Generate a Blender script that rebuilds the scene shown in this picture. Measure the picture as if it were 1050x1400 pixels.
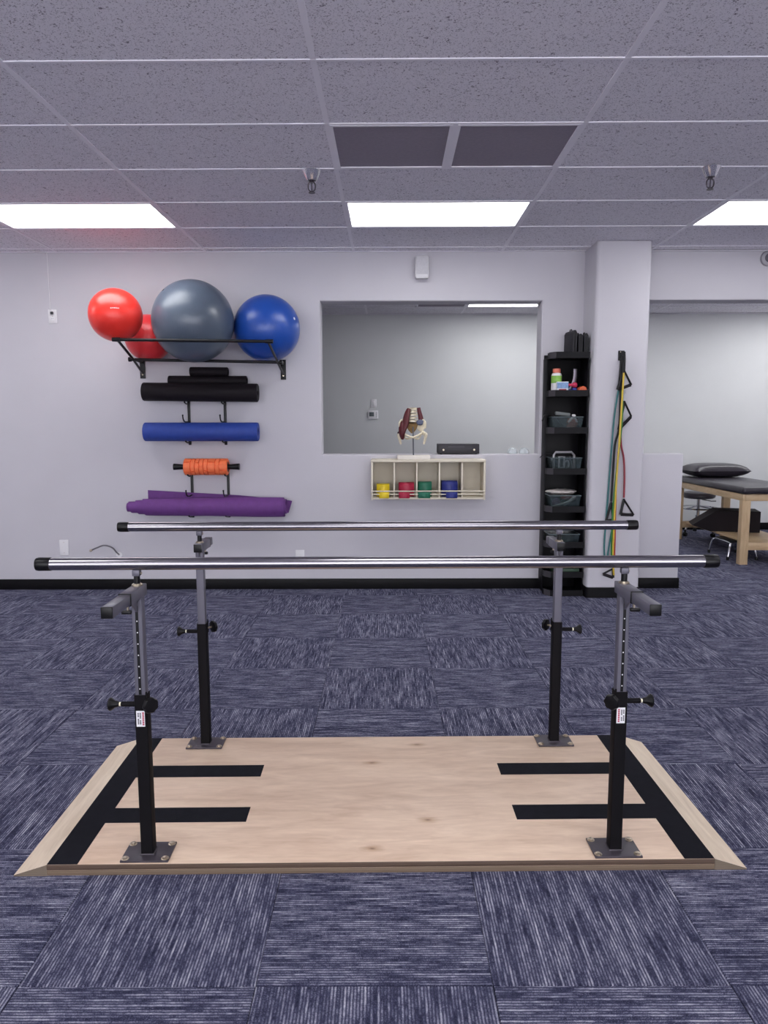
import bpy, bmesh, math, random
from mathutils import Vector, Matrix, Quaternion
random.seed(7)
PI = math.pi
for o in list(bpy.data.objects):
    bpy.data.objects.remove(o, do_unlink=True)
S = bpy.context.scene
C = S.collection

# ------------------------------------------------------------------ camera
CAM_H, PITCH, ROLL, FPX = 1.433, 0.1218, -0.0022, 995.0
cd = bpy.data.cameras.new('camera')
cd.sensor_fit = 'VERTICAL'; cd.sensor_height = 36.0; cd.lens = FPX * 36.0 / 1400.0
cd.clip_start = 0.02; cd.clip_end = 100
cam = bpy.data.objects.new('camera', cd); C.objects.link(cam)
fwd = Vector((0, math.cos(PITCH), -math.sin(PITCH))); rt = Vector((1, 0, 0)); upv = rt.cross(fwd)
r_ = rt * math.cos(ROLL) + upv * math.sin(ROLL); u_ = -rt * math.sin(ROLL) + upv * math.cos(ROLL)
m3 = Matrix((r_, u_, -fwd)).transposed()
cam.matrix_world = Matrix.Translation((0, 0, CAM_H)) @ m3.to_4x4()
S.camera = cam
# ------------------------------------------------------------------ world, exposure
w = bpy.data.worlds.new('world'); S.world = w; w.use_nodes = True
w.node_tree.nodes['Background'].inputs[0].default_value = (.90, .90, .96, 1)
w.node_tree.nodes['Background'].inputs[1].default_value = 4.2   # overcast daylight through the storefront glazing behind the camera
S.view_settings.view_transform = 'Standard'; S.view_settings.look = 'None'
S.view_settings.gamma = 1; S.view_settings.use_curve_mapping = False
S.view_settings.exposure = 0.56
LIGHT = 7.0          # strength of every ceiling troffer lens

# ------------------------------------------------------------------ materials
def L(h):
    """sRGB hex to linear rgba"""
    c = [int(h[i:i + 2], 16) / 255 for i in (0, 2, 4)]
    return tuple((x / 12.92 if x < .04045 else ((x + .055) / 1.055) ** 2.4) for x in c) + (1,)
MATS = {}
def N(nt, t, **k):
    n = nt.nodes.new(t)
    for a, b in k.items():
        if a.startswith('i_'):
            n.inputs[int(a[2:]) if a[2:].isdigit() else a[2:].replace('_', ' ')].default_value = b
        else: setattr(n, a, b)
    return n
def mat(name, col, rough=.5, metal=0, var=.06, vscale=8, bump=0, bscale=60, spec=.5, stretch=(1, 1, 1), **kw):
    if name in MATS: return MATS[name]
    m = bpy.data.materials.new(name); m.use_nodes = True; nt = m.node_tree; b = nt.nodes['Principled BSDF']
    if isinstance(col, str): col = L(col)
    tc = N(nt, 'ShaderNodeTexCoord'); mp = N(nt, 'ShaderNodeMapping'); mp.inputs['Scale'].default_value = stretch
    nt.links.new(tc.outputs['Object'], mp.inputs[0])
    nz = N(nt, 'ShaderNodeTexNoise'); nz.inputs['Scale'].default_value = vscale; nz.inputs['Detail'].default_value = 4
    nt.links.new(mp.outputs[0], nz.inputs['Vector'])
    mr = N(nt, 'ShaderNodeMapRange'); mr.inputs['From Min'].default_value = .3; mr.inputs['From Max'].default_value = .7
    mr.inputs['To Min'].default_value = 1 - var; mr.inputs['To Max'].default_value = 1 + var
    nt.links.new(nz.outputs[0], mr.inputs[0])
    mx = N(nt, 'ShaderNodeVectorMath', operation='SCALE'); mx.inputs[0].default_value = col[:3]
    nt.links.new(mr.outputs[0], mx.inputs['Scale']); nt.links.new(mx.outputs[0], b.inputs['Base Color'])
    b.inputs['Roughness'].default_value = rough; b.inputs['Metallic'].default_value = metal
    b.inputs['Specular IOR Level'].default_value = spec
    for k, v in kw.items(): b.inputs[k.replace('_', ' ')].default_value = v
    if bump:
        n2 = N(nt, 'ShaderNodeTexNoise'); n2.inputs['Scale'].default_value = bscale; n2.inputs['Detail'].default_value = 3
        nt.links.new(mp.outputs[0], n2.inputs['Vector'])
        bp = N(nt, 'ShaderNodeBump'); bp.inputs['Strength'].default_value = bump; bp.inputs['Distance'].default_value = .004
        nt.links.new(n2.outputs[0], bp.inputs['Height']); nt.links.new(bp.outputs[0], b.inputs['Normal'])
    MATS[name] = m
    return m
def math_(nt, op, a, b=None, c=None):
    n = N(nt, 'ShaderNodeMath', operation=op)
    for i, v in enumerate((a, b, c)):
        if v is None: continue
        if hasattr(v, 'is_linked') or hasattr(v, 'links'): nt.links.new(v, n.inputs[i])
        else: n.inputs[i].default_value = v
    return n.outputs[0]
def ramp(nt, fac, stops):
    r = N(nt, 'ShaderNodeValToRGB'); el = r.color_ramp.elements
    while len(el) < len(stops): el.new(.5)
    for e, (p, c) in zip(el, stops): e.position = p; e.color = c
    nt.links.new(fac, r.inputs[0]); return r.outputs[0]

def carpet_mat():
    m = bpy.data.materials.new('carpet'); m.use_nodes = True; nt = m.node_tree; b = nt.nodes['Principled BSDF']
    tc = N(nt, 'ShaderNodeTexCoord'); oi = N(nt, 'ShaderNodeObjectInfo')
    sp = N(nt, 'ShaderNodeSeparateXYZ'); nt.links.new(tc.outputs['Object'], sp.inputs[0])
    rnd = math_(nt, 'MULTIPLY', oi.outputs['Random'], 37.0)
    wob = N(nt, 'ShaderNodeTexNoise'); wob.inputs['Scale'].default_value = 22
    nt.links.new(tc.outputs['Object'], wob.inputs[0])
    line = math_(nt, 'MULTIPLY_ADD', sp.outputs[0], 118.0, math_(nt, 'MULTIPLY', wob.outputs[0], .35))
    fl = math_(nt, 'FLOOR', line); fr = math_(nt, 'FRACT', line)
    prof = math_(nt, 'SUBTRACT', 1.0, math_(nt, 'ABSOLUTE', math_(nt, 'MULTIPLY_ADD', fr, 2.0, -1.0)))
    def dash(sx, sy, seed):
        cb = N(nt, 'ShaderNodeCombineXYZ')
        nt.links.new(math_(nt, 'MULTIPLY', fl, sx), cb.inputs[0]); nt.links.new(math_(nt, 'MULTIPLY', sp.outputs[1], sy), cb.inputs[1])
        nt.links.new(math_(nt, 'ADD', rnd, seed), cb.inputs[2])
        nz = N(nt, 'ShaderNodeTexNoise'); nz.inputs['Scale'].default_value = 1; nz.inputs['Detail'].default_value = 2
        nt.links.new(cb.outputs[0], nz.inputs[0]); return nz.outputs[0]
    d1 = dash(7.31, 9, 0.0); d2 = dash(.16, 6.0, 9.0); d3 = dash(3.7, 75, 4.0)
    sk = N(nt, 'ShaderNodeTexNoise'); sk.inputs['Scale'].default_value = 420; sk.inputs['Detail'].default_value = 1
    nt.links.new(tc.outputs['Object'], sk.inputs[0])
    amp = math_(nt, 'ADD', math_(nt, 'MULTIPLY', d1, 1.5), math_(nt, 'MULTIPLY', d2, .55))
    amp = math_(nt, 'ADD', amp, math_(nt, 'MULTIPLY_ADD', d3, .7, -1.06))
    v = math_(nt, 'MULTIPLY', amp, math_(nt, 'POWER', prof, .8))
    v = math_(nt, 'ADD', v, math_(nt, 'MULTIPLY_ADD', sk.outputs[0], .95, -.38))
    cl = ramp(nt, v, [(.0, L('232439')), (.22, L('41425a')), (.5, L('838396')), (.85, L('c6c5cf'))])
    nt.links.new(cl, b.inputs['Base Color']); b.inputs['Roughness'].default_value = .95
    b.inputs['Specular IOR Level'].default_value = .15
    bp = N(nt, 'ShaderNodeBump'); bp.inputs['Strength'].default_value = .5; bp.inputs['Distance'].default_value = .003
    nt.links.new(v, bp.inputs['Height']); nt.links.new(bp.outputs[0], b.inputs['Normal'])
    return m
def tile_mat():
    m = bpy.data.materials.new('acoustic_tile'); m.use_nodes = True; nt = m.node_tree; b = nt.nodes['Principled BSDF']
    tc = N(nt, 'ShaderNodeTexCoord'); oi = N(nt, 'ShaderNodeObjectInfo')
    ad = N(nt, 'ShaderNodeVectorMath', operation='ADD'); nt.links.new(tc.outputs['Object'], ad.inputs[0])
    rs = N(nt, 'ShaderNodeVectorMath', operation='SCALE'); rs.inputs[0].default_value = (17, 31, 0); nt.links.new(oi.outputs['Random'], rs.inputs['Scale'])
    nt.links.new(rs.outputs[0], ad.inputs[1])
    a = N(nt, 'ShaderNodeTexNoise'); a.inputs['Scale'].default_value = 62; a.inputs['Detail'].default_value = 2; a.inputs['Distortion'].default_value = 1.6
    nt.links.new(ad.outputs[0], a.inputs[0])
    c = N(nt, 'ShaderNodeTexNoise'); c.inputs['Scale'].default_value = 210; c.inputs['Detail'].default_value = 1
    nt.links.new(ad.outputs[0], c.inputs[0])
    base, mid, pit = L('eae7ee'), L('d6d2da'), L('827d89')
    r1 = ramp(nt, a.outputs[0], [(.30, pit), (.36, mid), (.44, base), (1, base)])
    r2 = ramp(nt, c.outputs[0], [(.30, L('8f8a95')), (.38, (1, 1, 1, 1)), (1, (1, 1, 1, 1))])
    mx = N(nt, 'ShaderNodeMix', data_type='RGBA', blend_type='MULTIPLY'); mx.inputs[0].default_value = .8
    nt.links.new(r1, mx.inputs[6]); nt.links.new(r2, mx.inputs[7]); nt.links.new(mx.outputs[2], b.inputs['Base Color'])
    b.inputs['Roughness'].default_value = .95; b.inputs['Specular IOR Level'].default_value = .1
    return m
def wood_mat(name, light, dark, sc=(1.2, 9, 9), knots=(), edge=None, rough=.5, contrast=(.35, .7)):
    m = bpy.data.materials.new(name); m.use_nodes = True; nt = m.node_tree; b = nt.nodes['Principled BSDF']
    tc = N(nt, 'ShaderNodeTexCoord'); mp = N(nt, 'ShaderNodeMapping'); mp.inputs['Scale'].default_value = sc
    nt.links.new(tc.outputs['Object'], mp.inputs[0])
    a = N(nt, 'ShaderNodeTexNoise'); a.inputs['Scale'].default_value = 2.2; a.inputs['Detail'].default_value = 6; a.inputs['Distortion'].default_value = 1.2
    nt.links.new(mp.outputs[0], a.inputs[0])
    g = N(nt, 'ShaderNodeTexNoise'); g.inputs['Scale'].default_value = 14; g.inputs['Detail'].default_value = 3; g.inputs['Distortion'].default_value = .6
    nt.links.new(mp.outputs[0], g.inputs[0])
    f = math_(nt, 'ADD', math_(nt, 'MULTIPLY', a.outputs[0], .7), math_(nt, 'MULTIPLY', g.outputs[0], .3))
    col = ramp(nt, f, [(contrast[0], L(dark)), (contrast[1], L(light))])
    for (kx, ky) in knots:
        d = N(nt, 'ShaderNodeVectorMath', operation='SUBTRACT'); nt.links.new(tc.outputs['Object'], d.inputs[0]); d.inputs[1].default_value = (kx, ky, 0)
        s = N(nt, 'ShaderNodeVectorMath', operation='MULTIPLY'); nt.links.new(d.outputs[0], s.inputs[0]); s.inputs[1].default_value = (1.0, 2.2, 0)
        ln = N(nt, 'ShaderNodeVectorMath', operation='LENGTH'); nt.links.new(s.outputs[0], ln.inputs[0])
        nz = math_(nt, 'MULTIPLY_ADD', g.outputs[0], .02, ln.outputs['Value'])
        k = ramp(nt, math_(nt, 'MULTIPLY', nz, 10.0), [(.10, L('5d4634')), (.16, L('8c7259')), (.24, L('d0bfae')), (.6, (1, 1, 1, 1))])
        mx = N(nt, 'ShaderNodeMix', data_type='RGBA', blend_type='MULTIPLY'); mx.inputs[0].default_value = .8
        nt.links.new(col, mx.inputs[6]); nt.links.new(k, mx.inputs[7]); col = mx.outputs[2]
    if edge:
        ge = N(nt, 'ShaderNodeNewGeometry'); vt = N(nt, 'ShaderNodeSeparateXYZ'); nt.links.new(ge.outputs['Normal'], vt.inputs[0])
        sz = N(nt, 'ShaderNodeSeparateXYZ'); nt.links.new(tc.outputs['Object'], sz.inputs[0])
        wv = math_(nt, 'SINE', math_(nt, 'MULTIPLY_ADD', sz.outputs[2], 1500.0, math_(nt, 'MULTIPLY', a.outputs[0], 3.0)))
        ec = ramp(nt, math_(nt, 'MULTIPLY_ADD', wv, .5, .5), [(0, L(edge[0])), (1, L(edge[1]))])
        isedge = math_(nt, 'LESS_THAN', math_(nt, 'ABSOLUTE', vt.outputs[2]), .5)  # upright faces take the darker edge colours, shade painted in
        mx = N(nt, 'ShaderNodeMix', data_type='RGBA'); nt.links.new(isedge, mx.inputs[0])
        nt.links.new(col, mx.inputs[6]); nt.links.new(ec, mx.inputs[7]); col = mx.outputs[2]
    nt.links.new(col, b.inputs['Base Color']); b.inputs['Roughness'].default_value = rough
    return m
def ball_mat(name, col, rough=.28):
    m = mat(name, col, rough, var=.04, vscale=3, spec=.6); nt = m.node_tree; b = nt.nodes['Principled BSDF']
    tc = N(nt, 'ShaderNodeTexCoord'); sp = N(nt, 'ShaderNodeSeparateXYZ'); nt.links.new(tc.outputs['Object'], sp.inputs[0])
    wv = math_(nt, 'SINE', math_(nt, 'MULTIPLY', sp.outputs[0], 330.0))
    ms = math_(nt, 'LESS_THAN', math_(nt, 'ABSOLUTE', sp.outputs[0]), .13)
    bp = N(nt, 'ShaderNodeBump'); bp.inputs['Strength'].default_value = .25; bp.inputs['Distance'].default_value = .002
    nt.links.new(math_(nt, 'MULTIPLY', math_(nt, 'POWER', math_(nt, 'ABSOLUTE', wv), 6.0), ms), bp.inputs['Height']); nt.links.new(bp.outputs[0], b.inputs['Normal'])
    return m
def lens_mat():
    m = bpy.data.materials.new('troffer_lens'); m.use_nodes = True; nt = m.node_tree; nt.nodes.clear()
    out = N(nt, 'ShaderNodeOutputMaterial'); em = N(nt, 'ShaderNodeEmission')
    tc = N(nt, 'ShaderNodeTexCoord'); sp = N(nt, 'ShaderNodeSeparateXYZ'); nt.links.new(tc.outputs['Object'], sp.inputs[0])
    wv = math_(nt, 'COSINE', math_(nt, 'MULTIPLY', sp.outputs[1], 2 * PI / .27))     # the two tubes behind the prismatic lens
    em.inputs[0].default_value = (.97, .98, 1, 1)
    nt.links.new(math_(nt, 'MULTIPLY', math_(nt, 'MULTIPLY_ADD', wv, -.16, .84), LIGHT), em.inputs[1])
    nt.links.new(em.outputs[0], out.inputs[0]); return m
def glass_mat(name, col, alpha, rough=.15):
    m = mat(name, col, rough, var=.03); m.node_tree.nodes['Principled BSDF'].inputs['Alpha'].default_value = alpha; return m

M_pane = glass_mat('window_glass', 'dfe8ea', .06, .05)
KNOTS = ((-.038, .216), (.16, .385), (.163, -.223), (-.033, -.394))
M_carpet, M_tile, M_lens = carpet_mat(), tile_mat(), lens_mat()
M_wall = mat('wall_paint', 'c9c6cc', .75, var=.015, vscale=3, bump=.12, bscale=90, spec=.25)
M_wall2 = mat('far_wall_paint', 'd9dada', .75, var=.015, vscale=3, bump=.12, bscale=90, spec=.25)
M_rail = mat('ceiling_grid_paint', 'efecf3', .6, var=.02)
M_base = mat('black_rubber_base', '0b0a0d', .5, var=.1, spec=.2)
M_ply = wood_mat('birch_plywood', 'e6cdb5', 'c9ac94', (1.0, 5, 5), knots=KNOTS, edge=('3a2c24', '6d594a'))  # ply stripes on the sides, darkened to paint in their shade
M_ply2 = wood_mat('birch_plywood_lower', 'dcc5ae', 'c3a78f', (1.0, 5, 5), edge=('5c4d41', '87745f'))  # lower side faces: ply stripes with shade put into the colour
M_ramp = wood_mat('ramp_maple', 'eedcc4', 'd3bea4', (9, 1, 9), rough=.45, edge=('665a4d', '7f7263'))  # upright ramp faces coloured darker to imitate shade
M_tape = mat('grip_tape', '1b1b21', .9, spec=.1, var=.12, vscale=30, bump=.5, bscale=500)
M_steel = mat('stainless_tube', '98959a', .22, 1, var=.05, vscale=5, stretch=(.3, 30, 30))
M_blackp = mat('black_plastic', '09080a', .38, var=.1, spec=.3)
M_gun = mat('dark_powder_coat', '110f12', .6, .0, var=.05, spec=.12)
M_gun2 = mat('grey_powder_coat', '62606b', .36, .2, var=.05)
M_plate = mat('plate_powder_coat', '423c44', .42, .2, var=.06)
M_zinc = mat('zinc_screw', 'b9ac9a', .3, 1, var=.08)
M_white = mat('white_plastic', 'e6e4e6', .45, var=.02)
M_ivory = mat('white_nylon', 'e6e2c4', .5)
M_red = mat('print_red', 'b8485c', .6)
M_ink = mat('print_black', '2a2a30', .6)
M_black = mat('black_steel', '0d0c0f', .42, .0, var=.08, spec=.35)
M_foam = mat('black_foam', '1b161b', .62, spec=.2, var=.12, vscale=40, bump=.35, bscale=300)
M_chrome = mat('chrome', 'cfd0d4', .08, 1, var=.02)

# ------------------------------------------------------------------ mesh builder
class MB:
    def __init__(s): s.v = []; s.f = []
    def add(s, vs, fs):
        n = len(s.v); s.v += [tuple(p) for p in vs]; s.f += [tuple(i + n for i in f) for f in fs]; return s
    def box(s, c, d, bev=0, rot=None, seg=2):
        bm = bmesh.new(); bmesh.ops.create_cube(bm, size=1)
        for v in bm.verts: v.co = Vector((v.co.x * d[0], v.co.y * d[1], v.co.z * d[2]))
        if bev: bmesh.ops.bevel(bm, geom=list(bm.edges), offset=min(bev, min(d) * .49), segments=seg, affect='EDGES', profile=.5)
        if rot is not None: bmesh.ops.rotate(bm, verts=bm.verts, cent=(0, 0, 0), matrix=rot)
        bm.verts.ensure_lookup_table()
        s.add([v.co + Vector(c) for v in bm.verts], [[v.index for v in f.verts] for f in bm.faces]); bm.free(); return s
    def bx(s, x0, x1, y0, y1, z0, z1, bev=0):
        return s.box(((x0 + x1) / 2, (y0 + y1) / 2, (z0 + z1) / 2), (x1 - x0, y1 - y0, z1 - z0), bev)
    def tube(s, pts, r, seg=10, closed=False, cap=True, flat=1.0):
        pts = [Vector(p) for p in pts]; n = len(pts); rs = r if hasattr(r, '__len__') else [r] * n
        rings = []; prev = None
        for i, p in enumerate(pts):
            if closed: t = (pts[(i + 1) % n] - pts[i - 1])
            else: t = pts[min(i + 1, n - 1)] - pts[max(i - 1, 0)]
            t = t.normalized() if t.length > 1e-9 else Vector((0, 0, 1))
            if prev is None:
                a = Vector((0, 0, 1)) if abs(t.z) < .9 else Vector((0, 1, 0))
                x = t.cross(a).normalized()
            else:
                x = (prev - t * prev.dot(t)); x = x.normalized() if x.length > 1e-6 else t.orthogonal().normalized()
            y = t.cross(x); prev = x
            rings.append([p + x * (rs[i] * math.cos(2 * PI * k / seg)) + y * (rs[i] * flat * math.sin(2 * PI * k / seg)) for k in range(seg)])
        vs = [q for rg in rings for q in rg]; fs = []
        for i in range(n if closed else n - 1):
            j = (i + 1) % n
            for k in range(seg):
                l = (k + 1) % seg; fs.append((i * seg + k, i * seg + l, j * seg + l, j * seg + k))
        if cap and not closed:
            fs.append(tuple(range(seg - 1, -1, -1))); fs.append(tuple((n - 1) * seg + k for k in range(seg)))
        return s.add(vs, fs)
    def cyl(s, p0, p1, r, seg=20, r2=None):
        return s.tube([p0, p1], [r, r if r2 is None else r2], seg)
    def lathe(s, prof, o=(0, 0, 0), ax=(0, 0, 1), seg=24, close=False):
        ax = Vector(ax).normalized(); x = ax.orthogonal().normalized(); y = ax.cross(x); o = Vector(o); vs = []; fs = []
        n = len(prof)
        for (r, h) in prof:
            for k in range(seg):
                a = 2 * PI * k / seg; vs.append(o + ax * h + x * (r * math.cos(a)) + y * (r * math.sin(a)))
        for i in range(n if close else n - 1):
            j = (i + 1) % n
            for k in range(seg):
                l = (k + 1) % seg; fs.append((i * seg + k, i * seg + l, j * seg + l, j * seg + k))
        if not close:
            if prof[0][0] > 1e-5: fs.append(tuple(range(seg - 1, -1, -1)))
            if prof[-1][0] > 1e-5: fs.append(tuple((n - 1) * seg + k for k in range(seg)))
        return s.add(vs, fs)
    def ball(s, c, r, seg=48, rings=28):
        if not hasattr(r, '__len__'): r = (r, r, r)
        vs = [(c[0], c[1], c[2] - r[2])]; fs = []
        for i in range(1, rings):
            t = -PI / 2 + PI * i / rings
            for k in range(seg):
                a = 2 * PI * k / seg; vs.append((c[0] + r[0] * math.cos(t) * math.cos(a), c[1] + r[1] * math.cos(t) * math.sin(a), c[2] + r[2] * math.sin(t)))
        vs.append((c[0], c[1], c[2] + r[2])); top = len(vs) - 1
        for k in range(seg): fs.append((0, 1 + (k + 1) % seg, 1 + k)); fs.append((top, top - seg + k, top - seg + (k + 1) % seg))
        for i in range(rings - 2):
            for k in range(seg):
                l = (k + 1) % seg; a = 1 + i * seg; fs.append((a + k, a + l, a + seg + l, a + seg + k))
        return s.add(vs, fs)
    def prism(s, poly, axis, a, b):
        """poly: 2D points in the two remaining axes (in x,y,z order); extruded along axis from a to b"""
        def mk(p, h):
            q = list(p); q.insert(axis, h); return q
        n = len(poly); vs = [mk(p, a) for p in poly] + [mk(p, b) for p in poly]
        fs = [tuple(range(n - 1, -1, -1)), tuple(range(n, 2 * n))] + [(i, (i + 1) % n, n + (i + 1) % n, n + i) for i in range(n)]
        return s.add(vs, fs)
    def build(s, name, m, parent=None, loc=None, rz=0, smooth=38):
        me = bpy.data.meshes.new(name); me.from_pydata(s.v, [], s.f); me.validate()
        bm = bmesh.new(); bm.from_mesh(me); bmesh.ops.recalc_face_normals(bm, faces=bm.faces); bm.to_mesh(me); bm.free()
        if smooth and len(me.polygons):
            me.polygons.foreach_set('use_smooth', [True] * len(me.polygons)); me.set_sharp_from_angle(angle=math.radians(smooth))
        me.materials.append(m)
        return inst(name, me, parent, loc, rz)
def inst(name, me, parent=None, loc=None, rz=0):
    o = bpy.data.objects.new(name, me); C.objects.link(o)
    if parent: o.parent = parent
    if loc: o.location = loc
    if rz: o.rotation_euler.z = rz
    return o
def tag(o, label, cat, group=None):
    o['label'] = label; o['category'] = cat
    if group: o['group'] = group
    return o
def thing(name, label, cat, loc=(0, 0, 0), rz=0, group=None):
    o = bpy.data.objects.new(name, None); C.objects.link(o); o.location = loc; o.rotation_euler.z = rz
    o.empty_display_size = .05
    return tag(o, label, cat, group)
def struct(o): o['kind'] = 'structure'; return o
def copy_tree(o, parent=None):
    c = o.copy(); C.objects.link(c); c.parent = parent
    for ch in list(o.children): copy_tree(ch, c)
    return c
def bez(p, n=12):
    """Catmull-Rom through points"""
    p = [Vector(q) for q in p]; out = []
    for i in range(len(p) - 1):
        a, b, c, d = p[max(i - 1, 0)], p[i], p[i + 1], p[min(i + 2, len(p) - 1)]
        for k in range(n):
            t = k / n; out.append(.5 * ((2 * b) + (c - a) * t + (2 * a - 5 * b + 4 * c - d) * t * t + (3 * b - a - 3 * c + d) * t ** 3))
    out.append(p[-1]); return out

# ------------------------------------------------------------------ room shell
T = .6096
CZ = 2.833                      # ceiling height
X0, X1, YB, YF = -5.1, 5.85, -4.4, 9.70
WY, WT = 6.21, .20              # partition front face and thickness
floor = struct(MB().bx(X0 - .15, X1 + .15, YB - .15, YF + .15, -.12, -.008).build('floor', M_carpet))
FX, FY = -.332, 1.705
tile_bm = MB().box((0, 0, -.004), (T - .0012, T - .0012, .008), .0018, seg=1)
tme = None
for j in range(-2, 14):
    for i in range(-6, 11):
        cx, cy = FX + (i + .5) * T, FY + (j + .5) * T
        if cx < X0 + T / 2 or cx > X1 - T / 2 or cy > YF - T / 2 + .3: continue
        rz = (PI / 2 if (i + j) % 2 == 0 else 0) + (PI if random.random() < .5 else 0)
        if tme is None: o = tile_bm.build('carpet_tile', M_carpet, floor); tme = o.data
        else: o = inst('carpet_tile', tme, floor)
        o.location = (cx, cy, 0); o.rotation_euler.z = rz
ceiling = struct(MB().bx(X0 - .15, X1 + .15, YB - .15, YF + .15, CZ + .09, CZ + .2).build('ceiling', M_rail))
GX, GY, GR = -1.4906, 3.033, -.0086        # lay-in grid: origin and slight skew against the wall
gc, gs = math.cos(GR), math.sin(GR)
def G(a, b, z=CZ): return (GX + a * gc - b * gs, GY + a * gs + b * gc, z)
TX = 2 * T
LIGHTS = [(-1, 3), (1, 3), (3, 3), (-3, 3), (5, 3),
          (-1, -3), (1, -3), (3, -3), (-3, -3),
          (-1, -8), (1, -8), (3, -8), (-3, -8),
          (2, 9), (2, 6), (4, 8), (5, 9)]  # far room: all but the first are unseen, added to brighten its wall
VENTS = [(1, 1), (1, 9)]
zones = [(YB, WY), (WY + WT, YF)]
cache = {}
for j in range(-13, 12):
    for i in range(-3, 6):
        for (ya, yb) in zones:
            y0, y1 = max(GY + j * T, ya), min(GY + (j + 1) * T, yb)
            if y1 - y0 < .05: continue
            if (i, j) in LIGHTS: continue
            x0, x1 = 0.0, TX
            if (i, j) == (1, 1): continue
            if (i, j) == (1, 9): x1 = T
            key = (round(y1 - y0, 3), x1)
            if key not in cache:
                cache[key] = MB().bx(-x1 / 2 + .004, x1 / 2 - .004, -(y1 - y0) / 2 + .004, (y1 - y0) / 2 - .004, .003, .018).build('ceiling_tile', M_tile, ceiling, smooth=0).data
                o = [q for q in ceiling.children if q.data == cache[key]][0]
            else: o = inst('ceiling_tile', cache[key], ceiling)
            o.location = G(i * TX + x1 / 2, (y0 + y1) / 2 - GY); o.rotation_euler.z = GR
for (ya, yb) in zones:
    for i in range(-3, 7):
        MB().bx(-.012, .012, ya - GY, yb - GY, -.001, .006).build('grid_rail', M_rail, ceiling, G(i * TX, 0), GR, smooth=0)
    for j in range(-13, 12):
        if ya < GY + j * T < yb:
            MB().bx(-3 * TX, 6 * TX, -.0075, .0075, -.0016, .0055).build('grid_rail', M_rail, ceiling, G(0, j * T), GR, smooth=0)
# middle bar between the two return grilles
MB().bx(-.016, .016, -T / 2, T / 2, -.001, .006).build('grid_rail', M_rail, ceiling, G(TX * 1.5, 1.5 * T), GR, smooth=0)

def walled(x0, x1, z0, z1, hx0, hx1, hz0, hz1, y0, y1, bev):
    xs, zs = [x0, hx0, hx1, x1], [z0, hz0, hz1, z1]; bm = bmesh.new()
    g = [[bm.verts.new((x, y0, z)) for z in zs] for x in xs]
    for i in range(3):
        for k in range(3):
            if (i, k) != (1, 1): bm.faces.new((g[i][k], g[i + 1][k], g[i + 1][k + 1], g[i][k + 1]))
    r = bmesh.ops.extrude_face_region(bm, geom=list(bm.faces))
    bmesh.ops.translate(bm, verts=[q for q in r['geom'] if isinstance(q, bmesh.types.BMVert)], vec=(0, y1 - y0, 0))
    def inhole(v): return abs(v.co.x - hx0) < 1e-5 or abs(v.co.x - hx1) < 1e-5
    ed = [e for e in bm.edges if all(hx0 - 1e-5 <= v.co.x <= hx1 + 1e-5 and hz0 - 1e-5 <= v.co.z <= hz1 + 1e-5 for v in e.verts)
          and abs(e.verts[0].co.y - e.verts[1].co.y) < 1e-5]
    bmesh.ops.bevel(bm, geom=ed, offset=bev, segments=4, affect='EDGES', profile=.5)
    bmesh.ops.recalc_face_normals(bm, faces=bm.faces)
    mb = MB(); bm.verts.index_update(); mb.add([v.co for v in bm.verts], [[v.index for v in f.verts] for f in bm.faces]); bm.free(); return mb
struct(walled(X0, 1.70, 0, CZ + .089, -.527, 1.318, 1.166, 2.437, WY, WY + WT, .014).build('wall_back', M_wall))
# boxed column with bullnose corners standing proud of the partition
def roundrect(x0, x1, y0, y1, r, n=6):
    pts = []
    for (cx, cy, a0) in ((x1 - r, y0 + r, -PI / 2), (x1 - r, y1 - r, 0), (x0 + r, y1 - r, PI / 2), (x0 + r, y0 + r, PI)):
        for k in range(n + 1): a = a0 + PI / 2 * k / n; pts.append((cx + r * math.cos(a), cy + r * math.sin(a)))
    return pts
CX0, CX1, CY0 = 1.664, 2.094, 5.862
struct(MB().prism(roundrect(CX0, CX1, CY0, WY + WT + .1, .03), 2, 0, CZ - .001).build('wall_column', M_wall))
struct(MB().bx(CX1 - .05, X1, WY + .004, WY + WT, 2.441, CZ + .089, .012).build('wall_header', M_wall))
struct(MB().bx(CX1 - .05, 2.555, WY, WY + .13, 0, 1.169, .014).build('wall_half', M_wall))
struct(MB().bx(X0, X1, YF, YF + .12, 0, CZ + .09).build('wall_far', M_wall2))
struct(MB().bx(X0 - .12, X0, YB - .12, YF + .12, 0, CZ + .09).build('wall_left', M_wall))
struct(MB().bx(X1, X1 + .12, YB - .12, YF + .12, 0, CZ + .09).build('wall_right', M_wall))
struct(walled(X0, X1, 0, CZ + .09, X0 + .35, X1 - .35, .12, 2.62, YB - .12, YB, .004).build('wall_front', M_wall))
win = struct(MB().bx(X0 + .35, X1 - .35, YB - .1, YB - .04, .12, .17).build('window_1', M_black))       # storefront glazing behind the camera
MB().bx(X0 + .35, X1 - .35, YB - .1, YB - .04, 2.57, 2.62).build('window_head', M_black, win)
for k in range(9):
    xm = X0 + .35 + (X1 - X0 - .70) * k / 8
    MB().bx(xm - .025, xm + .025, YB - .1, YB - .04, .17, 2.57).build('mullion', M_black, win)
    if k < 8: MB().bx(xm + .025, xm + (X1 - X0 - .70) / 8 - .025, YB - .074, YB - .068, .17, 2.57).build('pane', M_pane, win, smooth=0)
BH = .092
struct(MB().bx(X0, CX0 - .002, WY - .008, WY - .0005, 0, BH, .003).build('baseboard_back', M_base))
bb = MB().prism(roundrect(CX0 - .008, CX1 + .008, CY0 - .008, WY - .002, .03), 2, 0, BH - .004)
struct(bb.build('baseboard_column', M_base))
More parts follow.
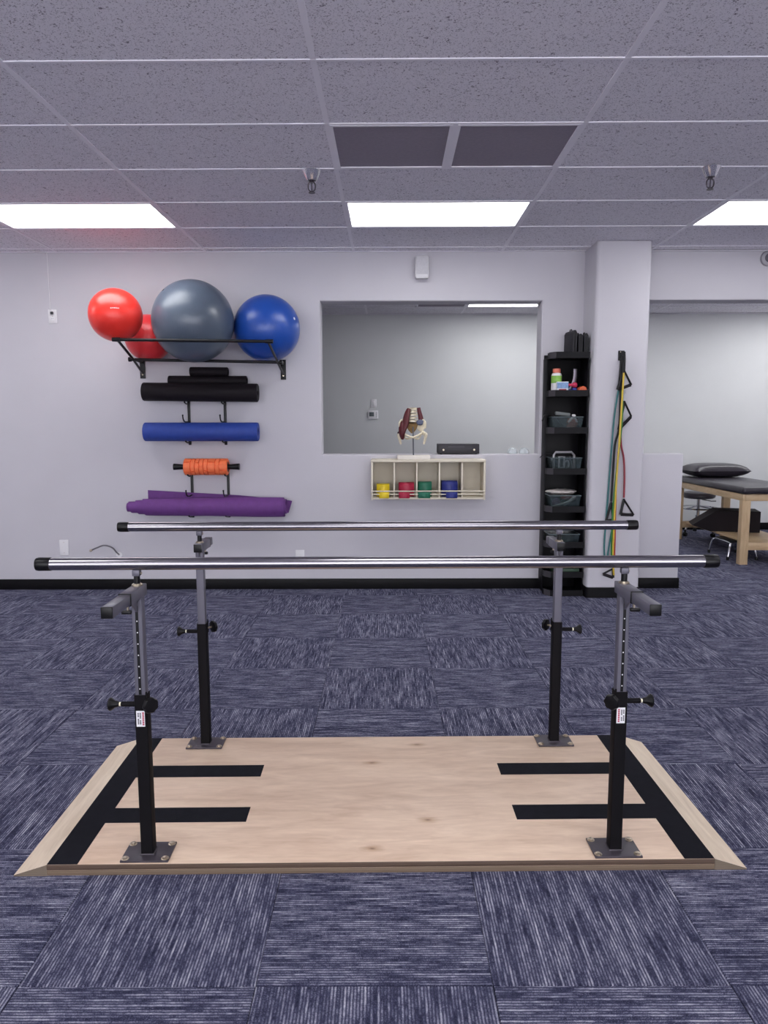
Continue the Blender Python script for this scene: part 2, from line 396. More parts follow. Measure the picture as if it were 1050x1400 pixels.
for n_, (ya_, yb_) in enumerate(((WY - .02, WY), (WY + WT, WY + WT + .02), (YF - .022, YF))):     # wall angles that carry the edge tiles
    MB().bx(X0, X1, ya_, yb_, CZ - .0025, CZ + .0025).build('wall_angle', M_rail, ceiling, smooth=0)
struct(MB().bx(CX1 + .01, 2.563, WY - .008, WY + .138, 0, BH, .003).build('baseboard_half', M_base))
struct(MB().bx(X0, X1, YF - .008, YF - .0005, 0, BH, .003).build('baseboard_far', M_base))

# ------------------------------------------------------------------ ceiling fixtures
lens_me = frame_me = None
lab = {(-1, 3): 'long white ceiling light at the left, above the red balls', (1, 3): 'long white ceiling light in the middle, above the wall opening',
       (3, 3): 'white ceiling light cut by the right edge of the picture', (2, 9): 'ceiling light of the far room seen through the wall opening'}
for (i, j) in LIGHTS:
    t = thing('ceiling_light', lab.get((i, j), 'recessed white ceiling light outside the picture'), 'ceiling light',
              G((i + .5) * TX, (j + .5) * T), GR, 'recessed ceiling lights')
    if lens_me is None:
        f = MB()
        a, b_, d = TX / 2 - .013, T / 2 - .009, .014
        f.bx(-a, a, -b_, -b_ + d, -.001, .05).bx(-a, a, b_ - d, b_, -.001, .05).bx(-a, -a + d, -b_ + d, b_ - d, -.001, .05).bx(a - d, a, -b_ + d, b_ - d, -.001, .05)
        fo = f.build('frame', M_rail, t, smooth=0); frame_me = fo.data
        lo = MB().bx(-a + d, a - d, -b_ + d, b_ - d, .006, .012).build('lens', M_lens, t, smooth=0); lens_me = lo.data
    else: inst('frame', frame_me, t); inst('lens', lens_me, t)
M_grille = mat('perforated_grille', '938b97', .8, var=.05, vscale=60, bump=.6, bscale=900)
def vent(a, b, label):
    t = thing('return_air_grille', label, 'vent', G(a, b), GR, 'return air grilles')
    h = T / 2 - .012; d = .014; f = MB()
    f.bx(-h, h, -h, -h + d, -.003, .012).bx(-h, h, h - d, h, -.003, .012).bx(-h, -h + d, -h + d, h - d, -.003, .012).bx(h - d, h, -h + d, h - d, -.003, .012)
    f.build('frame', M_rail, t, smooth=0)
    MB().bx(-h + d, h - d, -h + d, h - d, .003, .008).build('perforated_panel', M_grille, t, smooth=0)
vent(TX + T / 2, 1.5 * T, 'left one of two dark square grilles in the ceiling')
vent(TX + 1.5 * T, 1.5 * T, 'right one of two dark square grilles in the ceiling')
vent(TX + 1.5 * T, 9.5 * T, 'dark ceiling grille of the far room seen through the wall opening')
M_cup = mat('sprinkler_cup', 'dcdae0', .15, .8)
M_brass = mat('sprinkler_body', '5b545c', .35, .8)
def sprinkler(x, y, label):
    t = thing('fire_sprinkler', label, 'sprinkler', (x, y, CZ), 0, 'ceiling sprinklers')
    MB().lathe([(.052, 0), (.05, -.003), (.028, -.05), (.025, -.052), (.024, -.048), (.046, -.002)], seg=24).build('cup', M_cup, t)
    body = MB().cyl((0, 0, -.03), (0, 0, -.062), .013, 12).build('body', M_brass, t)
    for sgn in (-1, 1):
        MB().tube(bez([(sgn * .012, 0, -.06), (sgn * .02, 0, -.075), (sgn * .017, 0, -.1), (0, 0, -.112)], 4), .0038, 6).build('frame_arm', M_brass, body)
    MB().cyl((0, 0, -.06), (0, 0, -.106), .003, 8).build('bulb', M_brass, body)
    MB().lathe([(.004, -.11), (.018, -.114), (.019, -.117), (.004, -.116)], seg=14).build('deflector', M_brass, body)
sprinkler(-.401, 4.276, 'chrome sprinkler head in the ceiling left of the dark grilles')
sprinkler(1.815, 4.232, 'chrome sprinkler head in the ceiling near the right light')

# ------------------------------------------------------------------ parallel bars
PB = thing('parallel_bars', 'parallel bars with steel handrails on a birch plywood platform', 'parallel bars', (-.013, 2.645, 0), .012)
DK = .468; DX = 1.071; PX = .763; PY = .408
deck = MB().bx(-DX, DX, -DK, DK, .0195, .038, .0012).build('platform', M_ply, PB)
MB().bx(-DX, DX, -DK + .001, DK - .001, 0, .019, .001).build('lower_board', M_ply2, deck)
for sg in (-1, 1):
    p = [(sg * DX, 0), (sg * (DX + .105), 0), (sg * (DX + .105), .004), (sg * DX, .0372)]
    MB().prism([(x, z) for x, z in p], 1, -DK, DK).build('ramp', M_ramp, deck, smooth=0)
    MB().bx(min(sg * (DX - .098), sg * (DX - .001)), max(sg * (DX - .098), sg * (DX - .001)), -DK + .001, DK - .001, .038, .0388).build('grip_strip', M_tape, deck, smooth=0)
    for (a, b) in ((-.225, -.126), (.106, .204)):
        MB().bx(min(sg * .479, sg * (DX - .0981)), max(sg * .479, sg * (DX - .0981)), a, b, .038, .0388).build('grip_strip', M_tape, deck, smooth=0)
def square_tube(mb, x, y, half, z0, z1, wall=.0025, r=.004):
    """hollow square tube, open at the top"""
    o = roundrect(x - half, x + half, y - half, y + half, r, 3); i = roundrect(x - half + wall, x + half - wall, y - half + wall, y + half - wall, r * .5, 3); n = len(o)
    vs = [(a, b, z0) for a, b in o] + [(a, b, z1) for a, b in o] + [(a, b, z1) for a, b in i] + [(a, b, z0) for a, b in i]; fs = []
    for q in range(4):
        for k in range(n):
            l = (k + 1) % n; a, b = q * n, ((q + 1) % 4) * n; fs.append((a + k, a + l, b + l, b + k))
    return mb.add(vs, fs)
BARZ = 1.0
for sy in (-1, 1):
    for sx in (-1, 1):
        x, y = sx * PX, sy * PY
        up = square_tube(MB(), x, y, .020, .0445, .582).build('upright', M_gun, PB)
        MB().bx(x - .077, x + .077, y - .054, y + .054, .038, .045, .0015).build('base_plate', M_plate, up)
        wl = MB()
        wl.tube([(x - .021, y - .021, .046), (x + .021, y - .021, .046), (x + .021, y + .021, .046), (x - .021, y + .021, .046)], .003, 6, closed=True)
        wl.build('weld_bead', M_plate, up)
        for a in (-1, 1):
            for b in (-1, 1):
                px, py = x + a * .064, y + b * .041
                MB().lathe([(.0125, .045), (.0125, .0466), (.0085, .047), (.008, .0505), (.005, .0515), (0, .0515)], (px, py, 0), seg=14).build('screw', M_zinc, up)
        inn = square_tube(MB(), x, y, .0163, .5, .896).build('inner_tube', M_gun2, PB)
        # height scale strip with its row of holes on the outer face
        fy = y + sy * .0167
        MB().bx(x - .0045, x + .0045, min(fy, fy + sy * .0006), max(fy, fy + sy * .0006), .583, .87).build('hole_strip', M_blackp, inn, smooth=0)
        for k in range(8):
            z = .602 + k * .0365
            MB().cyl((x, fy + sy * .0004, z), (x, fy + sy * .0011, z), .0022, 8).build('pin_hole', M_white, inn)
        # spring pull pin pointing outwards along the bars
        tx = x + sx * .02; z = .546
        MB().lathe([(.0082, 0), (.0082, .046), (.006, .047), (.006, .05)], (tx, y, z), (sx, 0, 0), 14).build('pin_housing', M_gun, up)
        MB().lathe([(.0062, .048), (.0062, .053), (.005, .054)], (tx, y, z), (sx, 0, 0), 14).build('pin_collar', M_ivory, up)
        MB().lathe([(.006, .053), (.009, .056), (.011, .066), (.0185, .076), (.0215, .081), (.020, .085), (0, .0865)], (tx, y, z), (sx, 0, 0), 18).build('pull_knob', M_blackp, up)
        # lobed clamp knob screwed through the inner corner
        d = Vector((-sx, sy, 0)).normalized(); c0 = Vector((x - sx * .0195, y + sy * .0195, .556))
        MB().cyl(c0 - d * .004, c0 + d * .022, .0042, 10).build('clamp_screw', M_zinc, up)
        MB().prism([(c0.x - .002, c0.y - .002), (c0.x + .002, c0.y - .002), (c0.x + .002, c0.y + .002), (c0.x - .002, c0.y + .002)], 2, .535, .592).build('corner_tab', M_gun, up)
        kb = MB(); sd = Vector((0, 0, 1)); xx = d.cross(sd); rings = [(.62, 0), (1, .003), (1, .012), (.9, .0165), (.45, .018)]; seg = 42; vs = []; fs = []
        for (rs, h) in rings:
            for k in range(seg):
                a = 2 * PI * k / seg; rr = (.0245 + .0013 * math.cos(7 * a)) * rs
                vs.append(c0 + d * (.017 + h) + xx * (rr * math.cos(a)) + sd * (rr * math.sin(a)))
        for q in range(len(rings) - 1):
            for k in range(seg): l = (k + 1) % seg; fs.append((q * seg + k, q * seg + l, (q + 1) * seg + l, (q + 1) * seg + k))
        fs += [tuple(range(seg)), tuple((len(rings) - 1) * seg + k for k in range(seg))]
        kb.add(vs, fs).build('clamp_knob', M_blackp, up)
        # printed warning sticker on the outer face
        ly = y + sy * .0203
        def yy(a, b): return (min(ly + sy * a, ly + sy * b), max(ly + sy * a, ly + sy * b))
        st = MB().bx(x - .0145, x + .0125, *yy(-.0002, .0004), .479, .531).build('warning_sticker', M_white, up, smooth=0)
        rd = MB(); bk = MB(); rx = x - sx * .0075
        for k in range(7): rd.bx(rx - .0028, rx + .0028, *yy(.0004, .0007), .4835 + k * .0063, .4885 + k * .0063)
        for col, skip in ((0, 3), (1, 4)):
            xc = x + sx * (.0015 + col * .0065)
            for k in range(8):
                if k == skip: continue
                bk.bx(xc - .002, xc + .002, *yy(.0004, .0007), .487 + k * .0048, .4905 + k * .0048)
        rd.build('red_print', M_red, up, smooth=0)
        bk.build('black_print', M_ink, up, smooth=0)
        # width adjusting arm across the top
        y_in, y_sl, y_out = sy * .372, sy * .522, sy * (.668 if sy < 0 else .57)
        def ybox(mb, ya, yb, half, zc, bev=.003): return mb.bx(x - half, x + half, min(ya, yb), max(ya, yb), zc - half, zc + half, bev)
        arm = ybox(MB(), y_in, y_sl, .0185, .9125).build('arm_sleeve', M_gun2, PB)
        ybox(MB(), y_sl, y_out, .0165, .9125).build('sliding_tube', M_gun2, arm)
        ybox(MB(), y_out, y_out + sy * .005, .0165, .9125, .002).build('tube_cap', M_blackp, arm)
        ybox(MB(), y_in - sy * .004, y_in, .017, .9125, .0015).build('tube_cap', M_blackp, arm)
        ybox(MB(), y_sl - sy * .003, y_sl + sy * .003, .0188, .9125, .001).build('sleeve_shadow_band', M_blackp, arm)  # black band painting in the shadow where the tube enters the sleeve
        MB().cyl((x, sy * .502, .895), (x, sy * .502, .876), .004, 10).build('clamp_screw', M_zinc, arm)
        MB().box((x - sx * -.004, sy * .502, .87), (.03, .012, .012), .003).build('clamp_handle', M_blackp, arm)
        MB().prism([(y - sy * .03, .894), (y + sy * .07, .894), (y + sy * .017, .85), (y - sy * .017, .85)], 0, x - .003, x + .003).build('gusset', M_gun2, arm)
        # swivel pin that carries the handrail
        pin = MB().cyl((x, y, .9345), (x, y, .977), .0095, 14).build('swivel_pin', M_blackp, PB)
        MB().lathe([(.017, .931), (.017, .934), (.013, .938), (.0095, .938)], (x, y, 0), seg=16).build('washer', M_zinc, pin)
        MB().box((x, y, .972), (.024, .022, .02), .003).build('saddle', M_gun2, pin)
        MB().cyl((x + .012, y, .97), (x + .016, y, .97), .004, 8).build('bolt', M_zinc, pin)
    hl = 1.064 if sy < 0 else 1.10; hc = -.008 if sy < 0 else -.004
    hr = MB().cyl((hc - hl + .005, sy * PY, BARZ), (hc + hl - .005, sy * PY, BARZ), .0195, 36).build('handrail', M_steel, PB)
    for sx in (-1, 1):
        MB().lathe([(.0203, -.046), (.021, -.045), (.0213, -.008), (.0195, -.001), (.015, 0), (0, 0)], (hc + sx * hl, sy * PY, BARZ), (sx, 0, 0), 32).build('end_cap', M_blackp, hr)

# ------------------------------------------------------------------ ball rack and balls
RL, RR = (-2.007, 5.85, 1.935), (-.806, 5.85, 1.910)
UL, UR = (-1.99, 5.47, 2.046), (-.82, 5.47, 2.030)
rk = thing('ball_rack', 'black steel wall rack with two rails holding the exercise balls', 'rack', (-1.42, WY, 1.82))
def loc(p, o): return tuple(a - b for a, b in zip(p, o))
O = (-1.42, WY, 1.82)
MB().cyl(loc(RL, O), loc(RR, O), .0115, 12).build('lower_rail', M_black, rk)
MB().cyl(loc(UL, O), loc(UR, O), .0115, 12).build('upper_rail', M_black, rk)
for (px, zc, lo, hi, s) in ((-2.022, 1.90, RL, UL, 1), (-.842, 1.888, RR, UR, -1)):
    br = MB().box(loc((px, WY - .0045, zc - .01), O), (.045, .008, .165), .002).build('wall_bracket', M_black, rk)
    for dz in (-.06, .05): MB().cyl(loc((px, WY - .008, zc + dz), O), loc((px, WY - .012, zc + dz), O), .007, 8).build('screw', M_zinc, br)
    a = (lo[0] + s * .03, lo[1], lo[2]); b = (hi[0] + s * .03, hi[1], hi[2])
    MB().tube([loc((px, WY - .006, zc - .05), O), loc(a, O), loc(b, O)], .010, 8).build('side_arm', M_black, rk)
    MB().cyl(loc((px, WY - .006, zc + .04), O), loc(a, O), .009, 8).build('brace', M_black, rk)
    MB().cyl(loc((lo[0] - s * .006, lo[1], lo[2]), O), loc((lo[0] + s * .016, lo[1], lo[2]), O), .018, 12).build('rail_cap', M_black, rk)
    MB().cyl(loc((hi[0] - s * .006, hi[1], hi[2]), O), loc((hi[0] + s * .05, hi[1], hi[2]), O), .015, 12).build('rail_cap', M_black, rk)
def ball(c, r, m, label, tilt):
    o = MB().ball((0, 0, 0), r, 64, 40).build('exercise_ball', m, None, c)
    o.rotation_euler = tilt; tag(o, label, 'exercise ball', 'exercise balls on the wall rack'); return o
bg = ball((-1.469, 5.75, 2.214), .311, ball_mat('grey_vinyl', '55606f', .3), 'largest ball, slate grey, in the middle of the wall rack', (0, .06, 0))
bb_ = ball((-.930, 5.94, 2.183), .262, ball_mat('blue_vinyl', '1d4ba4', .3), 'blue exercise ball at the right end of the wall rack', (0, -.15, .1))
b1 = ball((-2.000, 5.57, 2.236), .194, ball_mat('red_vinyl', 'f0352a', .3), 'upper red exercise ball in front at the left end of the rack', (.1, .25, .9))
b2 = ball((-1.903, 6.02, 2.12), .186, ball_mat('red_vinyl_darker', 'e0363a', .34), 'lower red exercise ball wedged behind between the red and grey balls', (0, -.2, .2))
for o, col in ((bg, M_black), (bb_, M_white)):
    r = o.dimensions.x / 2
    MB().lathe([(0, .001), (.011, .001), (.011, -.004), (0, -.004)], Vector((-.62, -.45, .64)).normalized() * r if o is bg else Vector((.80, -.45, .10)).normalized() * r, Vector((-.62, -.45, .64)) if o is bg else Vector((.80, -.45, .10)), 14).build('air_plug', col, o)
# small white maker's mark printed on the front red ball: a round emblem and a row of letters too small to read
mk = MB(); R1 = .194
def on_ball(ax, az):
    v = Vector((math.sin(ax) * math.cos(az), -math.cos(ax) * math.cos(az), math.sin(az))); return v
inv = b1.rotation_euler.to_matrix().inverted()
def patch(mb, ax, az, w_, h_):
    q = []
    for (a, b) in ((-1, -1), (1, -1), (1, 1), (-1, 1)): q.append(inv @ (on_ball(ax + a * w_, az + b * h_) * (R1 + .0006)))
    mb.add(q, [(0, 1, 2, 3)])
mark = MB(); patch(mark, .19, .12, .016, .022)
for k in range(7): patch(mark, .245 + k * .036, .125, .013, .013 if k % 2 else .017)
mark.build('printed_mark', M_white, b1, smooth=0)

# ------------------------------------------------------------------ hook racks, rolls
def hook_rack(x_l, x_r, ztop, zbot, hooks, label):
    t = thing('mat_hook_rack', label, 'wall rack', (0, WY, zbot), 0, 'black hook racks for rolls')
    for x in (x_l, x_r):
        st = MB().bx(x - .011, x + .011, -.012, -.0005, 0, ztop - zbot, .002).build('wall_strip', M_black, t)
        for z in hooks:
            q = z - zbot
            k = 1 if abs(z - hooks[1]) < 1e-6 else .66
            MB().tube(bez([(x, -.008, q), (x, -.10 * k, q - .004), (x, -.165 * k, q + .002 * k), (x, -.195 * k, q + (.022 if k == 1 else .006)), (x, -.205 * k, q + (.048 if k == 1 else .009))], 6), .0055, 8).build('hook', M_black, st)
            MB().ball((x, -.205 * k, q + (.05 if k == 1 else .010)), .0075, 10, 8).build('hook_tip', M_black, st)
hook_rack(-1.645, -1.340, 1.66, 1.25, (1.597, 1.448, 1.274), 'upper hook rack carrying the black rolls and the blue roll')
hook_rack(-1.640, -1.330, 1.06, .63, (.994, .828, .648), 'lower hook rack carrying the orange roller and the purple mat')
def roll_prof(r, l, e=.008, core=.0):
    p = [(core, -l / 2 + (.004 if core else 0)), (r - e, -l / 2), (r - e * .3, -l / 2 + e * .3), (r, -l / 2 + e), (r, l / 2 - e), (r - e * .3, l / 2 - e * .3), (r - e, l / 2), (core, l / 2 - (.004 if core else 0))]
    return p
def foam(c, r, l, m, label, name='foam_roller', cat='foam roller', tilt=0):
    t = thing(name, label, cat, (c[0], c[1], c[2] - r))
    b = MB().lathe(roll_prof(r, l, .009, .02), (0, 0, r), (math.cos(tilt), 0, math.sin(tilt)), 40, close=True).build('roll', m, t)
    return t, b
foam((-1.517, 6.105, 1.688), .0755, .952, M_foam, 'longest black foam roller, lowest of three stacked under the balls', tilt=-.012)
foam((-1.469, 6.168, 1.786), .041, .656, M_foam, 'slim black roller lying behind and on the longest black roller', tilt=-.006)
foam((-1.449, 6.136, 1.858), .0375, .317, M_foam, 'short black roller, topmost of the three under the balls', tilt=-.008)
M_bluef = mat('blue_foam', '27439a', .6, var=.08, vscale=30, bump=.2, bscale=400)
t, b = foam((-1.520, 6.108, 1.362), .0775, .949, M_bluef, 'royal blue rolled exercise mat on the hooks', 'rolled_mat', 'exercise mat', -.002)
sp = []
for k in range(90): a = k * .45; rr = .02 + .054 * k / 90; sp.append((0, rr * math.cos(a), .0775 + rr * math.sin(a)))
for s in (-1, 1): MB().tube([(s * .4715, p[1], p[2]) for p in sp], .0016, 5).build('spiral_edge', mat('blue_foam_dark', '18296a', .7), b)
MB().box((0, -.03, .1475), (.93, .026, .004), .0015, Matrix.Rotation(.45, 3, 'X')).build('loose_edge', M_bluef, b)
# orange grid massage roller on a black tube
t = thing('massage_roller', 'orange grid massage roller with black handle ends', 'massage roller', (-1.487, 6.105, 1.003))
M_or = mat('orange_eva', 'fb7b49', .55, var=.06, vscale=40, bump=.15, bscale=300)
RZ = .068; hl = .182
core = MB().lathe([(.045, -hl), (.060, -hl), (.0605, hl), (.045, hl)], (0, 0, RZ), (1, 0, 0), 36, close=True).build('core', M_or, t)
MB().lathe([(0, -.276), (.027, -.276), (.0265, -.265), (.021, -.20), (.0235, -.15), (.0235, .15), (.021, .20), (.0265, .265), (.027, .276), (0, .276)], (0, 0, RZ), (1, 0, 0), 20).build('handle', M_blackp, t)
MB().lathe([(.02, -hl + .004), (.046, -hl + .004), (.046, hl - .004), (.02, hl - .004)], (0, 0, RZ), (1, 0, 0), 24, close=True).build('inner_tube', M_blackp, t)
def ring_block(x0, x1, a0, a1, r0=.0615, r1=.0685, n=3):
    mb = MB(); vs = []; fs = []
    for i in range(n + 1):
        a = a0 + (a1 - a0) * i / n
        for (x, r) in ((x0, r0), (x0 + .0015, r1), (x1 - .0015, r1), (x1, r0)): vs.append((x, r * math.cos(a), RZ + r * math.sin(a)))
    for i in range(n):
        for k in range(4): l = (k + 1) % 4; fs.append((i * 4 + k, i * 4 + l, i * 4 + 4 + l, i * 4 + 4 + k))
    fs += [(0, 1, 2, 3), tuple(n * 4 + k for k in range(4))]; return mb.add(vs, fs)
wd = [.05, .026, .026, .026, .026, .05, .026, .05]; x = -hl + .004; gp = .006; sc = (2 * hl - .008 - gp * 7) / sum(wd)
for q, w_ in enumerate(wd):
    w_ *= sc; nb = 5 if w_ > .05 else 4
    for k in range(nb):
        a0 = 2 * PI * k / nb + q * .5; ring_block(x, x + w_, a0 + .05, a0 + 2 * PI / nb - .05, .060, .0695, 6).build('foam_block', M_or, core, smooth=25)
    x += w_ + gp
# loosely rolled purple mat
t = thing('yoga_mat', 'purple yoga mat rolled loosely with an uneven left end', 'yoga mat', (-1.487, 6.10, .655))
M_pu = mat('purple_mat', '6b3a82', .7, var=.07, vscale=25, bump=.25, bscale=350)
mb = MB(); turns = 4.2; na = 110; nx = 26; th = .0042; vs = []; fs = []
for side in (0, 1):
    for i in range(na + 1):
        f = i / na; a = -PI * .35 - turns * 2 * PI * (1 - f); r = .028 + .052 * f + (th if side else 0)
        xl = -.675 + .165 * max(0, f - .35) / .65 * (1 if f < 1 else 1); xr = .655 - .012 * math.sin(9 * f)
        for k in range(nx + 1):
            u = k / nx; x = xl + (xr - xl) * u
            sag = -.012 * (1 - u) ** 2; taper = 1 - .16 * max(0, .35 - u) / .35
            rr = r * taper * (1 + .05 * math.sin(7 * u + 2))
            vs.append((x, rr * math.cos(a) * .95, .084 - .006 * u + sag * .4 + rr * math.sin(a)))
W_ = nx + 1; Hh = na + 1
for side in (0, 1):
    for i in range(na):
        for k in range(nx): a = side * W_ * Hh + i * W_ + k; fs.append((a, a + 1, a + W_ + 1, a + W_))
o2 = W_ * Hh
for i in range(na):
    fs.append((i * W_, (i + 1) * W_, o2 + (i + 1) * W_, o2 + i * W_)); fs.append((i * W_ + nx, (i + 1) * W_ + nx, o2 + (i + 1) * W_ + nx, o2 + i * W_ + nx))
for k in range(nx):
    fs.append((k, k + 1, o2 + k + 1, o2 + k)); e = na * W_; fs.append((e + k, e + k + 1, o2 + e + k + 1, o2 + e + k))
mb.add(vs, fs).build('rolled_body', M_pu, t)
fl = [(-.528, .213), (-.528, .02), (.67, .015), (.702, .118), (.63, .13), (.25, .168)]
MB().prism([(a, b) for a, b in fl], 1, .088, .0925).build('loose_end', M_pu, t, smooth=0)

# ------------------------------------------------------------------ small wall fittings
def plate(name, x, z, w_, h_, y, label, cat, holes=()):
    t = thing(name, label, cat, (x, y, z))
    MB().box((0, -.0035, 0), (w_, .006, h_), .0025).build('cover_plate', M_white, t)
    for (hx, hz) in holes: MB().cyl((hx, -.0062, hz), (hx, -.0072, hz), .003, 8).build('screw', M_zinc, t)
    return t
t = plate('wall_outlet', -2.752, 2.318, .072, .112, WY, 'white wall outlet high on the left with a cord going up', 'outlet', ((0, 0),))
for dz in (-.021, .021):
    f = MB().box((0, -.007, dz), (.034, .003, .028), .004).build('receptacle', M_white, t)
    for dx in (-.006, .006): MB().box((dx, -.0088, dz + .003), (.002, .001, .009)).build('slot', M_ink, f)
cb = thing('power_cord', 'thin white cord rising from the high left outlet to the ceiling', 'cord', (-2.752, WY - .01, 2.345))
MB().tube(bez([(0, -.006, 0), (-.008, -.012, .04), (-.012, -.004, .1), (-.016, .003, .3), (-.018, .003, .47), (-.03, -.02, .482), (-.16, -.12, .484)], 8), .003, 8).build('wire', M_white, cb)
MB().box((0, -.008, -.002), (.022, .018, .022), .004).build('plug', M_ink, cb)
plate('blank_plate', -2.765, .37, .078, .135, WY, 'blank white wall plate low on the left wall', 'wall plate', ((0, .045), (0, -.045)))
plate('wall_outlet', -.728, .285, .076, .12, WY, 'white outlet plate near the floor behind the near handrail', 'outlet', ((0, 0),))
cs = thing('cable_stub', 'grey cable stub curving out of the wall under the purple mat', 'cable', (-2.293, WY, .305))
MB().tube(bez([(0, 0, 0), (-.004, -.05, .03), (-.03, -.075, .075), (-.095, -.08, .096), (-.16, -.08, .075), (-.205, -.08, .055)], 8), .0065, 10).build('wire', mat('grey_cable', '6d6a70', .5), cs)
MB().lathe([(.009, 0), (.011, .004), (.011, .018), (.006, .022), (.003, .028)], (-.2, -.08, .057), (-.9, 0, -.4), 12).build('connector', M_zinc, cs)
MB().lathe([(.026, -.0005), (.026, .003), (.012, .005), (.008, .005)], (0, 0, 0), (0, -1, 0), 18).build('wall_grommet', M_white, cs)
sp_ = thing('wall_speaker', 'small white box speaker mounted above the wall opening', 'speaker', (.315, WY, 2.61))
MB().box((0, -.055, .088), (.112, .075, .172), .014).build('cabinet', M_white, sp_)
MB().box((0, -.094, .096), (.094, .004, .14), .006).build('grille', mat('white_grille', 'cfcdd2', .7, var=.05, vscale=80, bump=.5, bscale=900), sp_)
MB().bx(-.03, .03, -.018, -.0005, .05, .12, .003).build('wall_mount', M_white, sp_)
MB().bx(-.05, .05, -.09, -.02, -.004, .004, .002).build('lower_lip', M_white, sp_)
sd_ = thing('smoke_detector', 'round grey alarm on the header cut by the right edge', 'alarm', (3.17, WY + .004, 2.772))
MB().lathe([(.062, 0), (.064, .008), (.058, .022), (.04, .03), (0, .031)], (0, 0, 0), (0, -1, 0), 28).build('housing', mat('grey_plastic', 'a09ea5', .5), sd_)
MB().lathe([(.036, .03), (.034, .038), (.02, .04), (.018, .034)], (0, 0, 0), (0, -1, 0), 24).build('sensor_ring', mat('dark_grey_plastic', '5c5a62', .5), sd_)
th = thing('thermostat', 'white thermostat with dark display on the far wall', 'thermostat', (-.142, YF, 1.54))
MB().box((0, -.014, 0), (.132, .026, .112), .006).build('housing', M_white, th)
MB().box((-.018, -.0278, .006), (.062, .002, .056), .001).build('display', mat('lcd', '4d575c', .3), th)
for k in range(3): MB().box((.045, -.028, .025 - k * .025), (.016, .002, .012), .001).build('button', mat('button_grey', 'c4c4c6', .5), th)
sw = plate('light_switch', -.132, 1.685, .074, .115, YF, 'white rocker switch on the far wall above the thermostat', 'light switch', ((0, .042), (0, -.042)))
MB().box((0, -.008, 0), (.033, .006, .066), .002).build('rocker', M_white, sw)

# ------------------------------------------------------------------ cubby shelf under the opening
CB = thing('cubby_shelf', 'cream wall cubby with five compartments under the opening', 'shelf', (.366, WY, .80))
M_cream = mat('cream_laminate', 'd9d0bd', .5, var=.02)
M_creamb = mat('cream_backboard', 'cfc7b6', .6, var=.02)
hw = .472; dp = .228; t_ = .016; hh = .332
MB().bx(-hw, hw, -dp, -.001, hh - .02, hh, .002).build('top_panel', M_cream, CB)
MB().bx(-hw + t_, hw - t_, -dp + .004, -.001, .004, .004 + t_, .002).build('bottom_panel', M_cream, CB)
for s in (-1, 1): MB().bx(min(s * hw, s * (hw - t_)), max(s * hw, s * (hw - t_)), -dp + .002, -.001, 0, hh - .0205, .002).build('side_panel', M_cream, CB)
MB().bx(-hw + t_, hw - t_, -.010, -.002, .021, hh - .021).build('back_panel', M_creamb, CB)
for x in (.085, .271, .458, .645): MB().bx(x - .366 - .006, x - .366 + .006, -dp + .006, -.0105, .0205, hh - .0205, .001).build('divider', M_cream, CB)
for z in (.073, .047): MB().cyl((-hw + .003, -dp - .002, z), (hw - .003, -dp - .002, z), .0055, 10).build('dowel', M_cream, CB)
for (cx, w_, r, col, nm, tail_dx, tw) in ((-.007, .106, .056, 'dcc01e', 'yellow', .008, .08), (.187, .125, .062, 'a31c3c', 'dark red', -.02, .09), (.340, .112, .065, '17634a', 'green', -.008, .098), (.546, .128, .069, '232c78', 'navy blue', .012, .092)):
    m = mat('latex_' + nm.split()[-1], col, .45, var=.05)
    t = thing('exercise_band_roll', nm + ' exercise band roll in the cubby, its end hanging over the dowels', 'band roll', (cx, WY - .14, .8215), 0, 'band rolls in the cubby')
    # flattened roll: spiral sheet with rounded square section
    mb = MB(); pts = []
    for k in range(121):
        a = k / 120 * 2 * PI * 5 - PI / 2; rr = r * (.35 + .65 * k / 120)
        c, s = math.cos(a), math.sin(a); e = .55
        pts.append((rr * .95 * abs(c) ** e * (1 if c >= 0 else -1), r + rr * abs(s) ** e * (1 if s >= 0 else -1)))
    vs = []; fs = []
    for (y, z) in pts: vs += [(-w_ / 2, y, z), (w_ / 2, y, z)]
    for k in range(len(pts) - 1): fs.append((2 * k, 2 * k + 1, 2 * k + 3, 2 * k + 2))
    ro = mb.add(vs, fs).build('roll', m, t); md = ro.modifiers.new('thickness', 'SOLIDIFY'); md.thickness = .0022
    path = bez([(0, -r * .93, r * .8), (0, -.088, .045), (0, -.098, .036), (0, -.105, .016), (0, -.104, -.005)], 5)
    vs = []; fs = []
    for (q, y, z) in path: vs += [(tail_dx - tw / 2, y, z), (tail_dx + tw / 2, y, z)]
    for k in range(len(path) - 1): fs.append((2 * k, 2 * k + 1, 2 * k + 3, 2 * k + 2))
    tl = MB().add(vs, fs).build('hanging_end', m, t); md = tl.modifiers.new('thickness', 'SOLIDIFY'); md.thickness = .0022
